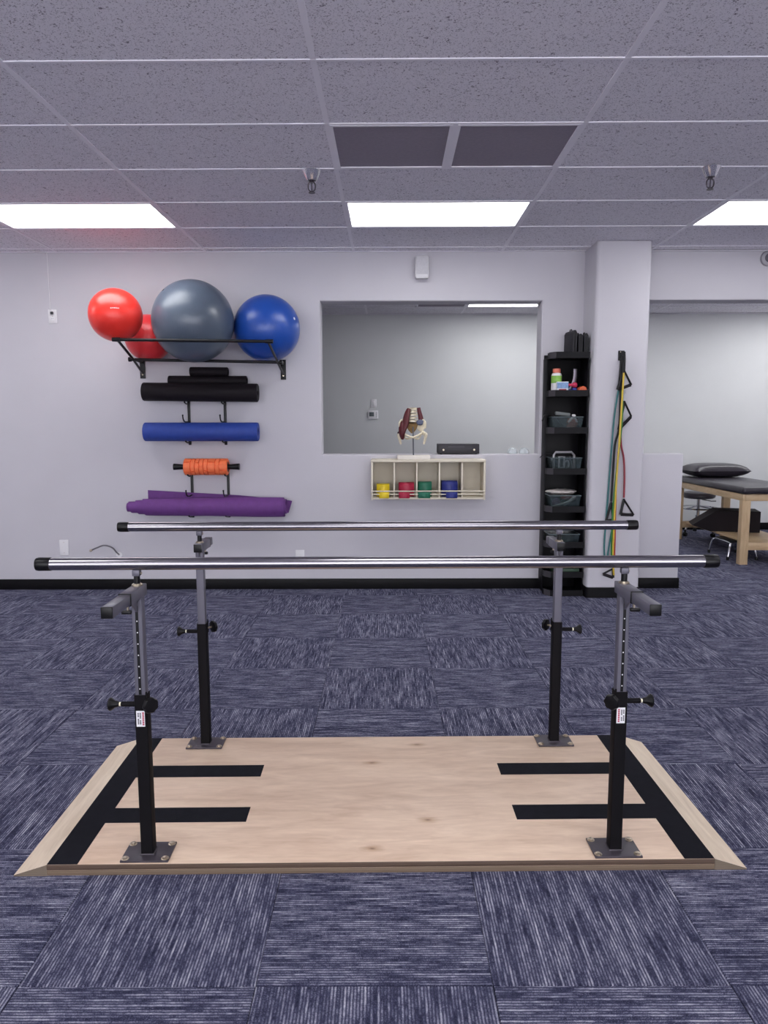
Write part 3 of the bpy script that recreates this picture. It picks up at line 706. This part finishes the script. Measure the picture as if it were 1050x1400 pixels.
# black receiver box on the sill
bx_ = thing('receiver_box', 'flat black box with two silver knobs on the sill', 'receiver', (.637, 6.29, 1.1665))
MB().box((0, 0, .046), (.352, .16, .084), .005).build('case', mat('black_case', '1d1a22', .45), bx_)
for s in (-1, 1): MB().lathe([(.009, 0), (.009, .008), (.007, .010), (0, .010)], (s * .13, -.08, .038), (0, -1, 0), 14).build('knob', M_zinc, bx_)
MB().box((-.02, -.0808, .063), (.14, .002, .005)).build('slot', mat('slot_grey', '47434c', .5), bx_)
for a in (-1, 1):
    for b in (-1, 1): MB().cyl((a * .15, b * .06, 0), (a * .15, b * .06, .006), .01, 10).build('foot', M_blackp, bx_)
MB().bx(-.175, .175, -.0815, -.079, .008, .013).build('lower_bevel', M_blackp, bx_)
M_dome = glass_mat('clear_glass', 'dfe6e8', .32, .05)
for (x, l) in ((1.112, 'left one of two small clear glass domes on the sill'), (1.212, 'right one of two small clear glass domes on the sill')):
    o = MB().lathe([(.046, 0), (.0465, .008), (.042, .03), (.028, .046), (.01, .0525), (0, .053), (0, .050), (.01, .0495), (.026, .043), (.039, .028), (.0432, .008), (.043, 0)], (0, 0, 0), seg=28).build('glass_dome', M_dome, None, (x, 6.32, 1.1665)); tag(o, l, 'glass dome', 'glass domes on the sill')

# ------------------------------------------------------------------ pelvis model
PM = thing('pelvis_model', 'anatomical pelvis and spine model with red muscles on a white base', 'anatomical model', (.246, 6.075, 1.1325))
M_bone = mat('bone', 'ddd2b8', .5, var=.1, vscale=40)
M_mus = mat('muscle', '511019', .5, var=.15, vscale=30, stretch=(3, 3, .6))
M_sac = mat('sacrum_stain', '94764a', .55, var=.2, vscale=50)
M_bl = mat('ligament_blue', '4f556c', .5, var=.2, vscale=60)
MB().bx(-.135, .135, -.082, .07, 0, .034, .003).build('base', mat('base_white', 'e4ddd2', .4), PM)
MB().cyl((0, 0, .033), (-.004, 0, .27), .0052, 12).build('rod', mat('rod_grey', '55565e', .35, .6), PM)
def q(px, py): return ((px - 565.5) * .0061, (618.0 - py) * .0061 + .038)
for k, (px, py) in enumerate(((565.5, 556), (565.2, 559.8), (564.7, 563.8), (564, 568), (563.5, 572))):
    x, z = q(px, py); rv = .026 + .0012 * k
    vb = MB().lathe([(0, -.010), (rv, -.010), (rv * .88, -.004), (rv * .86, .004), (rv, .010), (0, .010)], (x, 0, z), seg=20).build('vertebra', M_bone, PM)
    MB().lathe([(0, -.013), (rv * .8, -.013), (rv * .82, -.0105), (0, -.0105)], (x, 0, z), seg=16).build('disc', M_bl, vb)
    for s in (-1, 1): MB().tube([(x + s * .018, .012, z), (x + s * .045, .02, z + .003)], [.007, .004], 8).build('process', M_bone, vb)
    MB().tube([(x, .02, z), (x, .055, z - .008)], [.008, .004], 8).build('process', M_bone, vb)
sac = MB(); pts = [(563.8, 575), (563.8, 580), (563.9, 585), (564, 589)]
sac.tube([(q(*p)[0], .012 + .012 * i, q(*p)[1]) for i, p in enumerate(pts)], [.050, .044, .030, .010], 14, flat=.4).build('sacrum', M_sac, PM)
for s in (-1, 1):
    def sx_(px, py, y): x, z = q(564 + s * px, py); return (x, y, z)
    # iliac wing as a shallow curved shell
    rows = [[sx_(5, 574, .03), sx_(5, 580, .03), sx_(8, 586, .02)], [sx_(11, 571, .02), sx_(10, 578, .015), sx_(10.5, 587, .005)], [sx_(15, 571.5, .0), sx_(14, 578, .0), sx_(12.5, 588, -.005)], [sx_(17.5, 575, -.02), sx_(16.5, 581, -.015), sx_(14, 589, -.012)]]
    vs = [p for r in rows for p in r]; fs = [(i * 3 + k, i * 3 + k + 1, i * 3 + k + 4, i * 3 + k + 3) for i in range(3) for k in range(2)]
    wg = MB().add(vs, fs).build('iliac_wing', M_bone, PM, smooth=180)
    a = wg.modifiers.new('t', 'SOLIDIFY'); a.thickness = .009; a.offset = 0; a = wg.modifiers.new('s', 'SUBSURF'); a.levels = 2; a.render_levels = 2
    MB().tube(bez([sx_(5, 574, .032), sx_(11, 570.5, .02), sx_(15.5, 571.5, 0), sx_(18, 576, -.022), sx_(17, 583, -.02)], 5), .0062, 8).build('iliac_crest', M_bone, wg)
    MB().tube(bez([sx_(13.5, 588, -.008), sx_(9, 591, -.03), sx_(4, 593.5, -.042), sx_(0, 594.5, -.045)], 5), [.011] + [.0085] * 15, 10).build('pubic_bone', M_bone, PM)
    MB().tube(bez([sx_(12.5, 589, .0), sx_(9.5, 595, .01), sx_(6, 596.5, -.015), sx_(2, 595, -.042)], 5), .0075, 8).build('ischium', M_bone, PM)
    fm = MB().ball(sx_(14.5, 588.5, -.008), .017, 18, 12).build('femur_head', M_bone, PM)
    MB().tube(bez([sx_(14.5, 588.5, -.008), sx_(18, 590.5, -.004), sx_(17.5, 596, 0), sx_(15.5, 604, 0)], 5), [.011, .012, .013, .014, .015, .016, .016, .015, .014, .013, .012, .011, .0105, .010, .009, .008], 12).build('femur', M_bone, PM)
    if s < 0:
        MB().tube(bez([sx_(5, 556, .0), sx_(7, 562, -.012), sx_(8.5, 569, -.022), sx_(9.5, 577, -.03), sx_(12.5, 586, -.036), sx_(14, 597, -.022)], 5), [.009 + .022 * math.sin(PI * (.12 + .8 * k / 25)) for k in range(26)], 12, flat=.7).build('psoas_muscle', M_mus, PM)
        MB().tube(bez([sx_(13, 573, -.012), sx_(15, 579, -.025), sx_(15, 588, -.032), sx_(14.5, 595, -.024)], 5), [.010 + .016 * math.sin(PI * (.1 + .8 * k / 15)) for k in range(16)], 12, flat=.6).build('iliacus_muscle', M_mus, PM)
        MB().ball(sx_(17.5, 588.5, -.004), (.018, .016, .014), 14, 10).build('gluteus_stub', mat('muscle_dark', '321219', .6), PM)
    else:
        MB().tube(bez([sx_(8.5, 554.5, .012), sx_(9.5, 560, .012), sx_(11, 566, .014), sx_(12, 571, .016)], 5), [.014 + .008 * k / 15 for k in range(16)], 12, flat=.6).build('quadratus_muscle', M_mus, PM)
        MB().ball(sx_(10.5, 574.5, -.004), (.032, .006, .024), 16, 10).build('vessel_patch', M_bl, PM)

# ------------------------------------------------------------------ black shelf tower
TW = thing('shelf_tower', 'tall narrow black shelf tower between the wall opening and the column', 'shelf', (1.49, 6.2, 0))
M_sh = mat('black_shelf_plastic', '0d0c10', .5, var=.08, spec=.2)
M_sh2 = mat('dark_grey_shelf_end', '3a373c', .55, var=.08)
xl, xr, yb, yf = -.155, .160, -.002, -.285
MB().bx(xl + .006, xr, yb - .010, yb, .02, 1.99, .002).build('back_panel', M_sh, TW)
MB().bx(xr - .008, xr, yf + .03, yb - .0105, .02, 1.955, .002).build('side_panel', M_sh, TW)
MB().bx(xl, xl + .008, yf + .13, yb - .0105, .02, 1.955, .002).build('side_panel', M_sh, TW)
TZ = [1.962, 1.660, 1.362, 1.030, .720, .425, .175, .02]
for z in TZ:
    base = [(xl + .009, yb - .011), (xl + .009, yf + .055), (xl + .045, yf + .003), (xr - .009, yf + .003), (xr - .009, yb - .011)]
    sh = MB().prism(base, 2, z - .012, z).build('shelf_tray', M_sh, TW, smooth=0)
    ch = MB(); ch.prism([(xl + .002, yf + .06), (xl + .042, yf), (xl + .046, yf + .004), (xl + .006, yf + .064)], 2, z - .018, z + .032); ch.build('chamfered_end', M_sh2, sh, smooth=0)
    MB().bx(xl + .0425, xr - .002, yf - .002, yf + .003, z - .018, z + .032).build('front_lip', M_sh, sh, smooth=0)
    MB().bx(xl + .001, xl + .005, yf + .062, yf + .125, z - .018, z + .03).build('side_lip', M_sh, sh, smooth=0)
def TP(x, y, z): return (1.49 + x, 6.2 + y, z)
# three black cases standing on the top
M_case = mat('black_nylon_case', '17161c', .6, var=.1, vscale=40, bump=.3, bscale=300)
for (x, w_, h_, l, rz) in ((.032, .036, .205, 'leftmost and tallest of three black cases on the shelf tower', .14), (.090, .034, .176, 'middle one of three black cases on top of the shelf tower', .02), (.1385, .034, .180, 'rightmost of three black cases on top, against the column', -.03)):
    t = thing('storage_case', l, 'case', TP(x, -.15, 1.9635), rz, 'black cases on the tower')
    MB().prism([(-w_ / 2, 0), (w_ / 2, 0), (w_ / 2, h_ - .02), (w_ / 2 - .012, h_), (-w_ / 2 + .012, h_), (-w_ / 2, h_ - .02)], 1, -.09, .09).build('body', M_case, t, smooth=0)
    MB().bx(-.003, .003, -.094, -.0885, .01, h_ - .008).build('zip', M_blackp, t, smooth=0)
    MB().tube([(0, -.02, h_ - .002), (0, -.015, h_ + .012), (0, .015, h_ + .012), (0, .02, h_ - .002)], .004, 6).build('handle', M_blackp, t)
# items on the second shelf
z2 = TZ[1] + .0008
t = thing('supplement_bottle', 'white and green bottle with a coral cap on the shelf', 'bottle', TP(-.083, -.185, z2))
MB().lathe([(0, 0), (.040, 0), (.042, .004), (.042, .15), (.036, .168), (.028, .172), (0, .172)], seg=28).build('bottle', M_white, t)
MB().lathe([(.0425, .09), (.0428, .091), (.0428, .148), (.0425, .149)], seg=28).build('green_label', mat('label_green', '7fae4a', .5, var=.25, vscale=30), t)
MB().lathe([(0, .172), (.031, .172), (.031, .203), (.029, .206), (0, .206)], seg=28).build('cap', mat('cap_coral', 'd9745f', .45), t)
t = thing('tape_carton', 'small carton, blue top and red bottom, before the bottle', 'box', TP(-.052, -.2555, z2))
bx2 = MB().bx(-.046, .046, -.02, .02, 0, .098, .001).build('carton', mat('carton_white', 'dcdde2', .55), t)
MB().bx(-.046, .046, -.0206, -.0201, .045, .092).build('blue_panel', mat('carton_blue', '7d9cc6', .55, var=.2, vscale=60), bx2, smooth=0)
MB().bx(-.030, .030, -.0206, -.0201, .006, .04).build('red_panel', mat('carton_red', '9a3444', .55), bx2, smooth=0)
t = thing('paper_leaflet', 'curled white leaflet leaning on the second shelf', 'paper', TP(.032, -.15, z2), -.5)
vs = []; fs = []
for k in range(13):
    u = k / 12; vs += [(-.035 + .075 * u ** .7 + .02 * math.sin(u * PI), -.03, .205 * u), (-.02 + .07 * u ** .7 + .02 * math.sin(u * PI), .05, .205 * u)]
for k in range(12): fs.append((2 * k, 2 * k + 1, 2 * k + 3, 2 * k + 2))
lf = MB().add(vs, fs).build('sheet', mat('paper', 'cfc6d4', .7), t); md = lf.modifiers.new('t', 'SOLIDIFY'); md.thickness = .0012
def dumbbell(p, rz, m, label, r=.022, tilt=0):
    t = thing('hand_weight', label, 'hand weight', p, rz, 'hand weights on the shelf')
    for s in (-1, 1): MB().lathe([(0, 0), (r * .9, 0), (r, .004), (r, .028), (r * .9, .032), (0, .032)], (s * .024, 0, r), (s, 0, 0), 8).build('weight_head', m, t, smooth=20)
    MB().cyl((-.025, 0, r), (.025, 0, r), r * .55, 12).build('grip', m, t)
dumbbell(TP(.024, -.192, z2), .0, mat('vinyl_blue', '2b3f9c', .5), 'blue hand weight lying on the second shelf', .027)
dumbbell(TP(.1165, -.21, z2), 1.5708, mat('vinyl_orange', 'e0663a', .5), 'orange hand weight at the shelf corner by the column', .032)
dumbbell(TP(.026, -.192, z2 + .0545), .1, mat('vinyl_pink', 'd23a5e', .5), 'pink hand weight lying on the blue one', .021)
# bins
M_bin = glass_mat('smoked_bin', '3d4a4e', .45, .2)
M_rim = mat('bin_rim', '5f6a6e', .35)
def bin_(z, label, h=.115, m=M_bin):
    t = thing('storage_bin', label, 'bin', TP(.0, -.15, z + .0008), 0, 'smoked bins on the tower')
    a0, b0, a1, b1_ = .112, .095, .128, .108; vs = []; fs = []
    def ring(a, b, zz): return [(-a, -b, zz), (a, -b, zz), (a, b, zz), (-a, b, zz)]
    vs = ring(a0, b0, 0) + ring(a1, b1_, h) + ring(a1 - .003, b1_ - .003, h) + ring(a0 - .003, b0 - .003, .003)
    for q_ in range(3):
        for k in range(4): l = (k + 1) % 4; fs.append((q_ * 4 + k, q_ * 4 + l, q_ * 4 + 4 + l, q_ * 4 + 4 + k))
    fs += [(3, 2, 1, 0), (12, 13, 14, 15)]
    MB().add(vs, fs).build('tub', m, t, smooth=0)
    MB().tube([(-a1, -b1_, h), (a1, -b1_, h), (a1, b1_, h), (-a1, b1_, h)], .0035, 6, closed=True).build('rim', M_rim, t, smooth=0)
    return z + .0045
zb = bin_(TZ[2], 'smoked plastic bin holding a rope and a black strap, third shelf')
zc = bin_(TZ[3], 'smoked plastic bin holding a silver gripper, fourth shelf')
zd = bin_(TZ[4], 'smoked plastic bin holding a white bag, fifth shelf')
bin_(TZ[5], 'smoked plastic bin on the sixth shelf behind the handrails', .09)
def strap(name, pts, wdt, m, label, cat):
    vs = []; fs = []
    for (x, y, z) in pts: vs += [(x, y - wdt / 2, z), (x, y + wdt / 2, z)]
    for k in range(len(pts) - 1): fs.append((2 * k, 2 * k + 1, 2 * k + 3, 2 * k + 2))
    o = MB().add(vs, fs).build(name, m); md = o.modifiers.new('t', 'SOLIDIFY'); md.thickness = .003; tag(o, label, cat); return o
strap('nylon_strap', bez([TP(.05, -.15, zb + .02), TP(-.02, -.15, zb + .05), TP(-.08, -.15, zb + .125), TP(-.128, -.15, zb + .135), TP(-.168, -.15, zb + .125), TP(-.185, -.15, zb + .08)], 5), .045, M_blackp, 'black strap hanging over the left side of the third shelf bin', 'strap')
strap('nylon_strap', bez([TP(.03, -.13, zc + .03), TP(-.03, -.13, zc + .09), TP(-.08, -.13, zc + .135), TP(-.13, -.13, zc + .142), TP(-.165, -.13, zc + .135), TP(-.192, -.13, zc + .11)], 5), .022, M_blackp, 'black strap hanging over the left side of the fourth shelf bin', 'strap')
t = thing('jump_rope', 'coiled red and yellow rope with white grips in the third shelf bin', 'rope', TP(.055, -.19, zb))
rp = []
for k in range(100): a = k * .42; rp.append((.038 * math.cos(a) + .008 * math.sin(a * .37), .03 * math.sin(a), .012 + .085 * k / 100))
MB().tube(rp, .0055, 7).build('rope', mat('rope_redyellow', 'a8563c', .6, var=.5, vscale=40), t)
for s in (-1, 1): MB().tube([(s * .035, -.02, .07), (-s * .01, -.045, .128)], .009, 10).build('grip', M_white, t)
tag(MB().box((0, 0, 0), (.12, .05, .03), .008, Matrix.Rotation(.12, 3, 'Y')).build('grey_pouch', mat('pouch_grey', '6b6f70', .6), None, TP(-.03, -.2, zb + .135)), 'grey flat pouch lying across the third shelf bin', 'pouch')
t = thing('hand_gripper', 'silver hand exerciser frame standing in the fourth shelf bin', 'hand exerciser', TP(.004, -.175, zc))
M_alu = mat('silver_plastic', 'bdbcbf', .3, .4)
fr_ = [(-.085, 0), (-.09, .02), (-.09, .125), (-.075, .148), (.055, .148), (.078, .125), (.082, .02), (.075, 0)]
MB().tube([(a, 0, b + .007) for a, b in fr_], .0095, 8, closed=True).build('outer_frame', M_alu, t)
MB().tube([(a, -.006, b) for a, b in ((-.048, .03), (-.048, .118), (-.005, .118), (-.005, .03))], .008, 8, closed=True).build('inner_frame', M_alu, t)
MB().tube(bez([(-.004, -.004, .07), (.02, -.004, .085), (.035, -.004, .06), (.03, -.004, .03)], 5), .007, 8).build('spring', M_alu, t)
MB().tube([(.02, 0, .02), (.045, 0, .12), (.07, 0, .02)], .006, 8).build('lever', mat('lever_grey', '74777a', .4), t)
MB().bx(-.08, .02, -.012, .012, 0, .02, .003).build('yellow_base', mat('yellow_base', '9c9a5c', .5), t)
def blob(name, c, r, m, label, cat, seed, amp=.25):
    o = MB().ball((0, 0, 0), r, 28, 18); rn = random.Random(seed); ph = [rn.uniform(0, 6) for _ in range(6)]
    o.v = [tuple(Vector(p) * (1 + amp * .5 * (math.sin(p[0] * 90 + ph[0]) * math.sin(p[1] * 80 + ph[1]) + math.sin(p[2] * 100 + ph[2])))) for p in o.v]
    ob = o.build(name, m, None, c); tag(ob, label, cat); return ob
blob('plastic_bag', TP(-.01, -.15, zd + .140), (.112, .07, .024), mat('clear_bag', 'c9c2bd', .18, var=.15, vscale=30), 'crumpled whitish plastic bag on top of the fifth shelf bin', 'bag', 3)
blob('massage_ball', TP(-.052, -.15, zd + .042), (.038, .038, .038), mat('purple_rubber', '5c3a63', .5, var=.3, vscale=50), 'purple knobbly ball in the fifth shelf bin', 'ball', 5, .12)
blob('red_cloth', TP(.04, -.13, zd + .082), (.045, .028, .018), mat('red_cloth', '9a4a44', .7), 'bunched red cloth in the fifth shelf bin', 'cloth', 8)
t = thing('foam_wand', 'pale grey wand lying slanted in the fifth shelf bin', 'wand', TP(.0, -.2, zd))
MB().tube(bez([(-.09, 0, .02), (-.02, 0, .035), (.04, 0, .055), (.085, 0, .09)], 5), [.007 + .0006 * k for k in range(16)], 10).build('shaft', mat('wand_grey', 'a9b0ae', .4), t)
MB().ball((.085, 0, .092), .017, 14, 10).build('tip', M_white, t)
t = thing('green_tray', 'dark green tray on the lowest shelf behind the handrails', 'tray', TP(.03, -.16, TZ[6] + .0008))
gm = mat('green_plastic', '27422f', .45, var=.15)
MB().bx(-.1, .1, -.09, .09, 0, .008, .002).build('tray_floor', gm, t)
for (a, b, c, d) in ((-.1, .1, -.094, -.088), (-.1, .1, .088, .094), (-.104, -.098, -.09, .09), (.098, .104, -.09, .09)): MB().bx(a, b, c, d, 0, .05, .002).build('rim', gm, t)

# ------------------------------------------------------------------ resistance tubes on the column
hk = thing('wall_hook', 'black hook on the column holding the resistance tubes', 'hook', (1.878, CY0, 1.957))
MB().box((0, -.0035, 0), (.05, .006, .078), .003).build('back_plate', M_black, hk)
MB().tube(bez([(.008, -.005, .0), (.008, -.045, -.01), (.008, -.062, .005), (.008, -.062, .025)], 5), .006, 8).build('hook_arm', M_black, hk)
for z in (-.028, .028): MB().cyl((-.008, -.0065, z), (-.008, -.009, z), .004, 8).build('screw', M_zinc, hk)
def band(pts, r, m, label, handles, top=None, name='resistance_tube'):
    o = pts[0]; t = thing(name, label, 'resistance band', (o[0], CY0, o[2]), 0, 'resistance tubes on the column')
    def lc(p): return (p[0] - o[0], p[1], p[2] - o[2])
    MB().tube(bez([lc(p) for p in pts], 6), r, 8).build('tube', m, t)
    if top: MB().tube(bez([lc(p) for p in top], 6), .0095, 8).build('top_strap', M_blackp, t)
    for (ap, a, b) in handles:
        A, P, Q = Vector(lc(ap)), Vector(lc(a)), Vector(lc(b))
        hd = MB().tube([P + (Q - P) * .04, Q - (Q - P) * .04], .0125, 12).build('handle_grip', M_foam, t)
        MB().tube([A, A + (P - A) * .15 , P, P + (Q - P) * .1], .0105, 8, flat=.75).build('webbing', M_blackp, hd)
        MB().tube([A, A + (Q - A) * .15, Q, Q - (Q - P) * .1], .0105, 8, flat=.75).build('webbing', M_blackp, hd)
        MB().ball(A, .009, 12, 8).build('anchor_ball', M_blackp, hd)
def pt(x, z, y=-.03): return (x, y, z)
band([pt(1.887, 1.825, -.055), pt(1.878, 1.6, -.062), pt(1.868, 1.3, -.066), pt(1.856, .95, -.066), pt(1.852, .6, -.06), pt(1.856, .35, -.05), pt(1.872, .2, -.04)], .0075, mat('tube_yellow', 'd3b43c', .4), 'yellow resistance tube running down the whole column', [], [pt(1.885, 1.96, -.058), pt(1.888, 1.88, -.056), pt(1.887, 1.82, -.055)])
band([pt(1.886, 1.70, -.035), pt(1.888, 1.45, -.046), pt(1.872, 1.2, -.045), pt(1.852, .9, -.048), pt(1.842, .65, -.045), pt(1.85, .3, -.035)], .0085, mat('tube_green', '2f7a34', .4), 'green resistance tube just beside the yellow one', [(pt(1.889, 1.845, -.04), pt(1.848, 1.690, -.035), pt(1.955, 1.728, -.035))], [pt(1.880, 1.955, -.03), pt(1.884, 1.85, -.036), pt(1.886, 1.69, -.035)])
band([pt(1.862, 1.70, -.02), pt(1.838, 1.5, -.018), pt(1.822, 1.2, -.016), pt(1.812, .95, -.016), pt(1.80, .65, -.016), pt(1.792, .42, -.018), pt(1.81, .3, -.02), pt(1.832, .45, -.02), pt(1.845, .55, -.022)], .007, mat('tube_teal', '2c6f70', .4), 'teal resistance tube, leftmost, looping near the floor', [], [pt(1.874, 1.95, -.025), pt(1.87, 1.82, -.022), pt(1.862, 1.69, -.02)])
band([pt(1.878, 1.68, -.014), pt(1.878, 1.4, -.02), pt(1.846, 1.25, -.026), pt(1.838, 1.0, -.026), pt(1.832, .80, -.028)], .0085, M_blackp, 'black resistance tube with a handle at mid column and one low left', [(pt(1.908, 1.595, -.03), pt(1.965, 1.48, -.034), pt(1.868, 1.375, -.034)), (pt(1.832, .79, -.03), pt(1.795, .642, -.03), pt(1.856, .65, -.03))], [pt(1.878, 1.945, -.018), pt(1.879, 1.8, -.016), pt(1.878, 1.67, -.014)])
band([pt(1.893, 1.5, -.012), pt(1.896, 1.28, -.016), pt(1.922, 1.15, -.02), pt(1.934, 1.0, -.02), pt(1.936, .83, -.02)], .008, mat('tube_red', '8c1f30', .4), 'dark red resistance tube with a triangular handle at the lower right', [(pt(1.936, .815, -.022), pt(1.912, .695, -.026), pt(2.018, .69, -.026))], [pt(1.888, 1.94, -.012), pt(1.892, 1.7, -.012), pt(1.893, 1.49, -.012)])
band([pt(1.874, 1.2, -.03), pt(1.866, 1.0, -.034), pt(1.868, .7, -.03), pt(1.872, .45, -.03), pt(1.872, .32, -.03), pt(1.868, .26, -.03)], .0075, mat('tube_crimson', 'b3322e', .4), 'bright red resistance tube behind the yellow one down to the floor', [(pt(1.866, .25, -.03), pt(1.785, .205, -.03), pt(1.87, .175, -.03))])

# ------------------------------------------------------------------ treatment corner at the far right
TB = thing('treatment_table', 'wooden treatment table with a black padded top in the far area', 'treatment table', (3.92, 8.09, 0))
M_oak = wood_mat('pale_oak', 'd3b994', 'b99c78', (8, 8, 1.2), rough=.45)
M_oakh = wood_mat('pale_oak_rail', 'd3b994', 'b99c78', (1.2, 1.2, 8), rough=.45)
M_vin = mat('black_vinyl', '2f2a32', .33, var=.08, vscale=6, spec=.6)
hx, hy = .33, .85
for a in (-1, 1):
    for b in (-1, 1): MB().bx(a * hx - (.084 if a > 0 else 0), a * hx + (.084 if a < 0 else 0), b * hy - (.07 if b > 0 else 0), b * hy + (.07 if b < 0 else 0), 0, .65, .004).build('leg', M_oak, TB)
for a in (-1, 1): MB().bx(min(a * (hx - .002), a * (hx - .03)), max(a * (hx - .002), a * (hx - .03)), -hy + .002, hy - .002, .648, .715, .003).build('apron', M_oakh, TB)
for b in (-1, 1): MB().bx(-hx + .03, hx - .03, min(b * (hy - .002), b * (hy - .03)), max(b * (hy - .002), b * (hy - .03)), .648, .715, .003).build('apron', M_oakh, TB)
MB().box((0, 0, .752), (.69, 1.76, .072), .03, seg=4).build('padded_top', M_vin, TB)
MB().bx(-.21, hx - .02, -hy + .072, hy - .072, .20, .222, .002).build('lower_shelf', M_oakh, TB)
for b in (-1, 1): MB().bx(-hx + .084, hx - .084, b * (hy - .045) - .02, b * (hy - .045) + .02, .145, .222, .002).build('shelf_rail', M_oakh, TB)
# pillow: puffed cushion with pinched corners
pl = MB(); n = 18; vs = []; fs = []
for s in (1, -1):
    for i in range(n + 1):
        for k in range(n + 1):
            u, v_ = i / n * 2 - 1, k / n * 2 - 1; ed = max(0, (1 - u ** 4) * (1 - v_ ** 4)) ** .55
            pin = 1 - .07 * (1 - abs(u)) * 0 - .05 * (1 - u * u) * abs(v_) - .0 ; pv = 1 - .05 * (1 - v_ * v_) * abs(u)
            vs.append((u * .35 * pv, v_ * .225 * pin, .082 + s * (.085 if s > 0 else .078) * ed))
m_ = (n + 1) ** 2
for s in range(2):
    for i in range(n):
        for k in range(n): a = s * m_ + i * (n + 1) + k; fs.append((a, a + 1, a + n + 2, a + n + 1))
for i in range(n):
    for (a, b) in ((i * (n + 1), (i + 1) * (n + 1)), (i * (n + 1) + n, (i + 1) * (n + 1) + n), (i, i + 1), (n * (n + 1) + i, n * (n + 1) + i + 1)): fs.append((a, b, b + m_, a + m_))
tag(pl.add(vs, fs).build('pillow', M_vin, None, (3.93, 8.66, .7845), .05), 'black vinyl pillow at the far end of the treatment table', 'pillow')
wdg = thing('wedge_cushion', 'black foam wedge with a slanted end on the table shelf', 'cushion', (3.97, 8.2, .2225), -.28)
MB().prism([(-.27, .0), (.235, .0), (.235, .232), (-.21, .232), (-.46, .06)], 1, -.22, .10).build('wedge', mat('maroon_black_vinyl', '180f14', .6, var=.1, spec=.2), wdg, smooth=20)
MB().tube([(-.46, -.221, .06), (-.21, -.221, .232), (.235, -.221, .232)], .003, 6).build('piping', M_blackp, wdg)
# step stool with chrome legs in front of the shelf
ss = thing('step_stool', 'low step stool with bent chrome legs under the table', 'step stool', (3.745, 7.72, 0))
MB().box((0, 0, .186), (.20, .34, .018), .006).build('tread', M_blackp, ss)
for a in (-1, 1):
    MB().tube(bez([(a * .15, -.22, .012), (a * .135, -.212, .10), (a * .12, -.195, .155), (a * .105, -.15, .172), (a * .105, .15, .172), (a * .12, .195, .155), (a * .135, .212, .10), (a * .15, .22, .012)], 5), .012, 10).build('leg_frame', M_chrome, ss)
    for b in (-1, 1): MB().lathe([(.015, 0), (.016, .03), (.013, .036)], (a * .15, b * .22, 0), seg=14).build('rubber_foot', M_blackp, ss)
for b in (-1, 1): MB().cyl((-.105, b * .14, .170), (.105, b * .14, .170), .008, 10).build('cross_bar', M_chrome, ss)
# rolling stool behind the table
rs_ = thing('rolling_stool', 'black round rolling stool with chrome foot ring behind the table', 'stool', (4.03, 9.27, 0))
MB().lathe([(0, .47), (.17, .47), (.195, .485), (.2, .515), (.19, .54), (.16, .552), (0, .554)], seg=36).build('seat', M_vin, rs_)
MB().cyl((0, 0, .13), (0, 0, .475), .022, 18).build('gas_column', M_chrome, rs_)
MB().cyl((0, 0, .10), (0, 0, .25), .034, 18).build('sleeve', M_chrome, rs_)
rg = [(.235 * math.cos(2 * PI * k / 40), .235 * math.sin(2 * PI * k / 40), .345) for k in range(40)]
ring = MB().tube(rg, .010, 8, closed=True).build('foot_ring', M_chrome, rs_)
for k in range(4): a = k * PI / 2 + .5; MB().cyl((.02 * math.cos(a), .02 * math.sin(a), .365), (.235 * math.cos(a), .235 * math.sin(a), .345), .007, 8).build('spoke', M_chrome, ring)
MB().tube([(.03, -.02, .455), (.12, -.10, .44), (.16, -.14, .445)], .006, 8).build('height_lever', M_blackp, rs_)
for k in range(5):
    a = k * 2 * PI / 5 - 1.25; c, s = math.cos(a), math.sin(a)
    lg = MB().tube(bez([(.02 * c, .02 * s, .145), (.14 * c, .14 * s, .15), (.24 * c, .24 * s, .12), (.275 * c, .275 * s, .072)], 5), [.019 - .0006 * i for i in range(16)], 10).build('base_leg', M_chrome, rs_)
    MB().cyl((.275 * c, .275 * s, .085), (.275 * c, .275 * s, .045), .012, 10).build('caster_stem', M_blackp, lg)
    for q_ in (-1, 1): MB().lathe([(0, -.008), (.024, -.008), (.027, -.004), (.027, .004), (.024, .008), (0, .008)], (.275 * c - s * q_ * .012, .275 * s + c * q_ * .012, .0275), (-s, c, 0), 16).build('caster_wheel', M_blackp, lg)
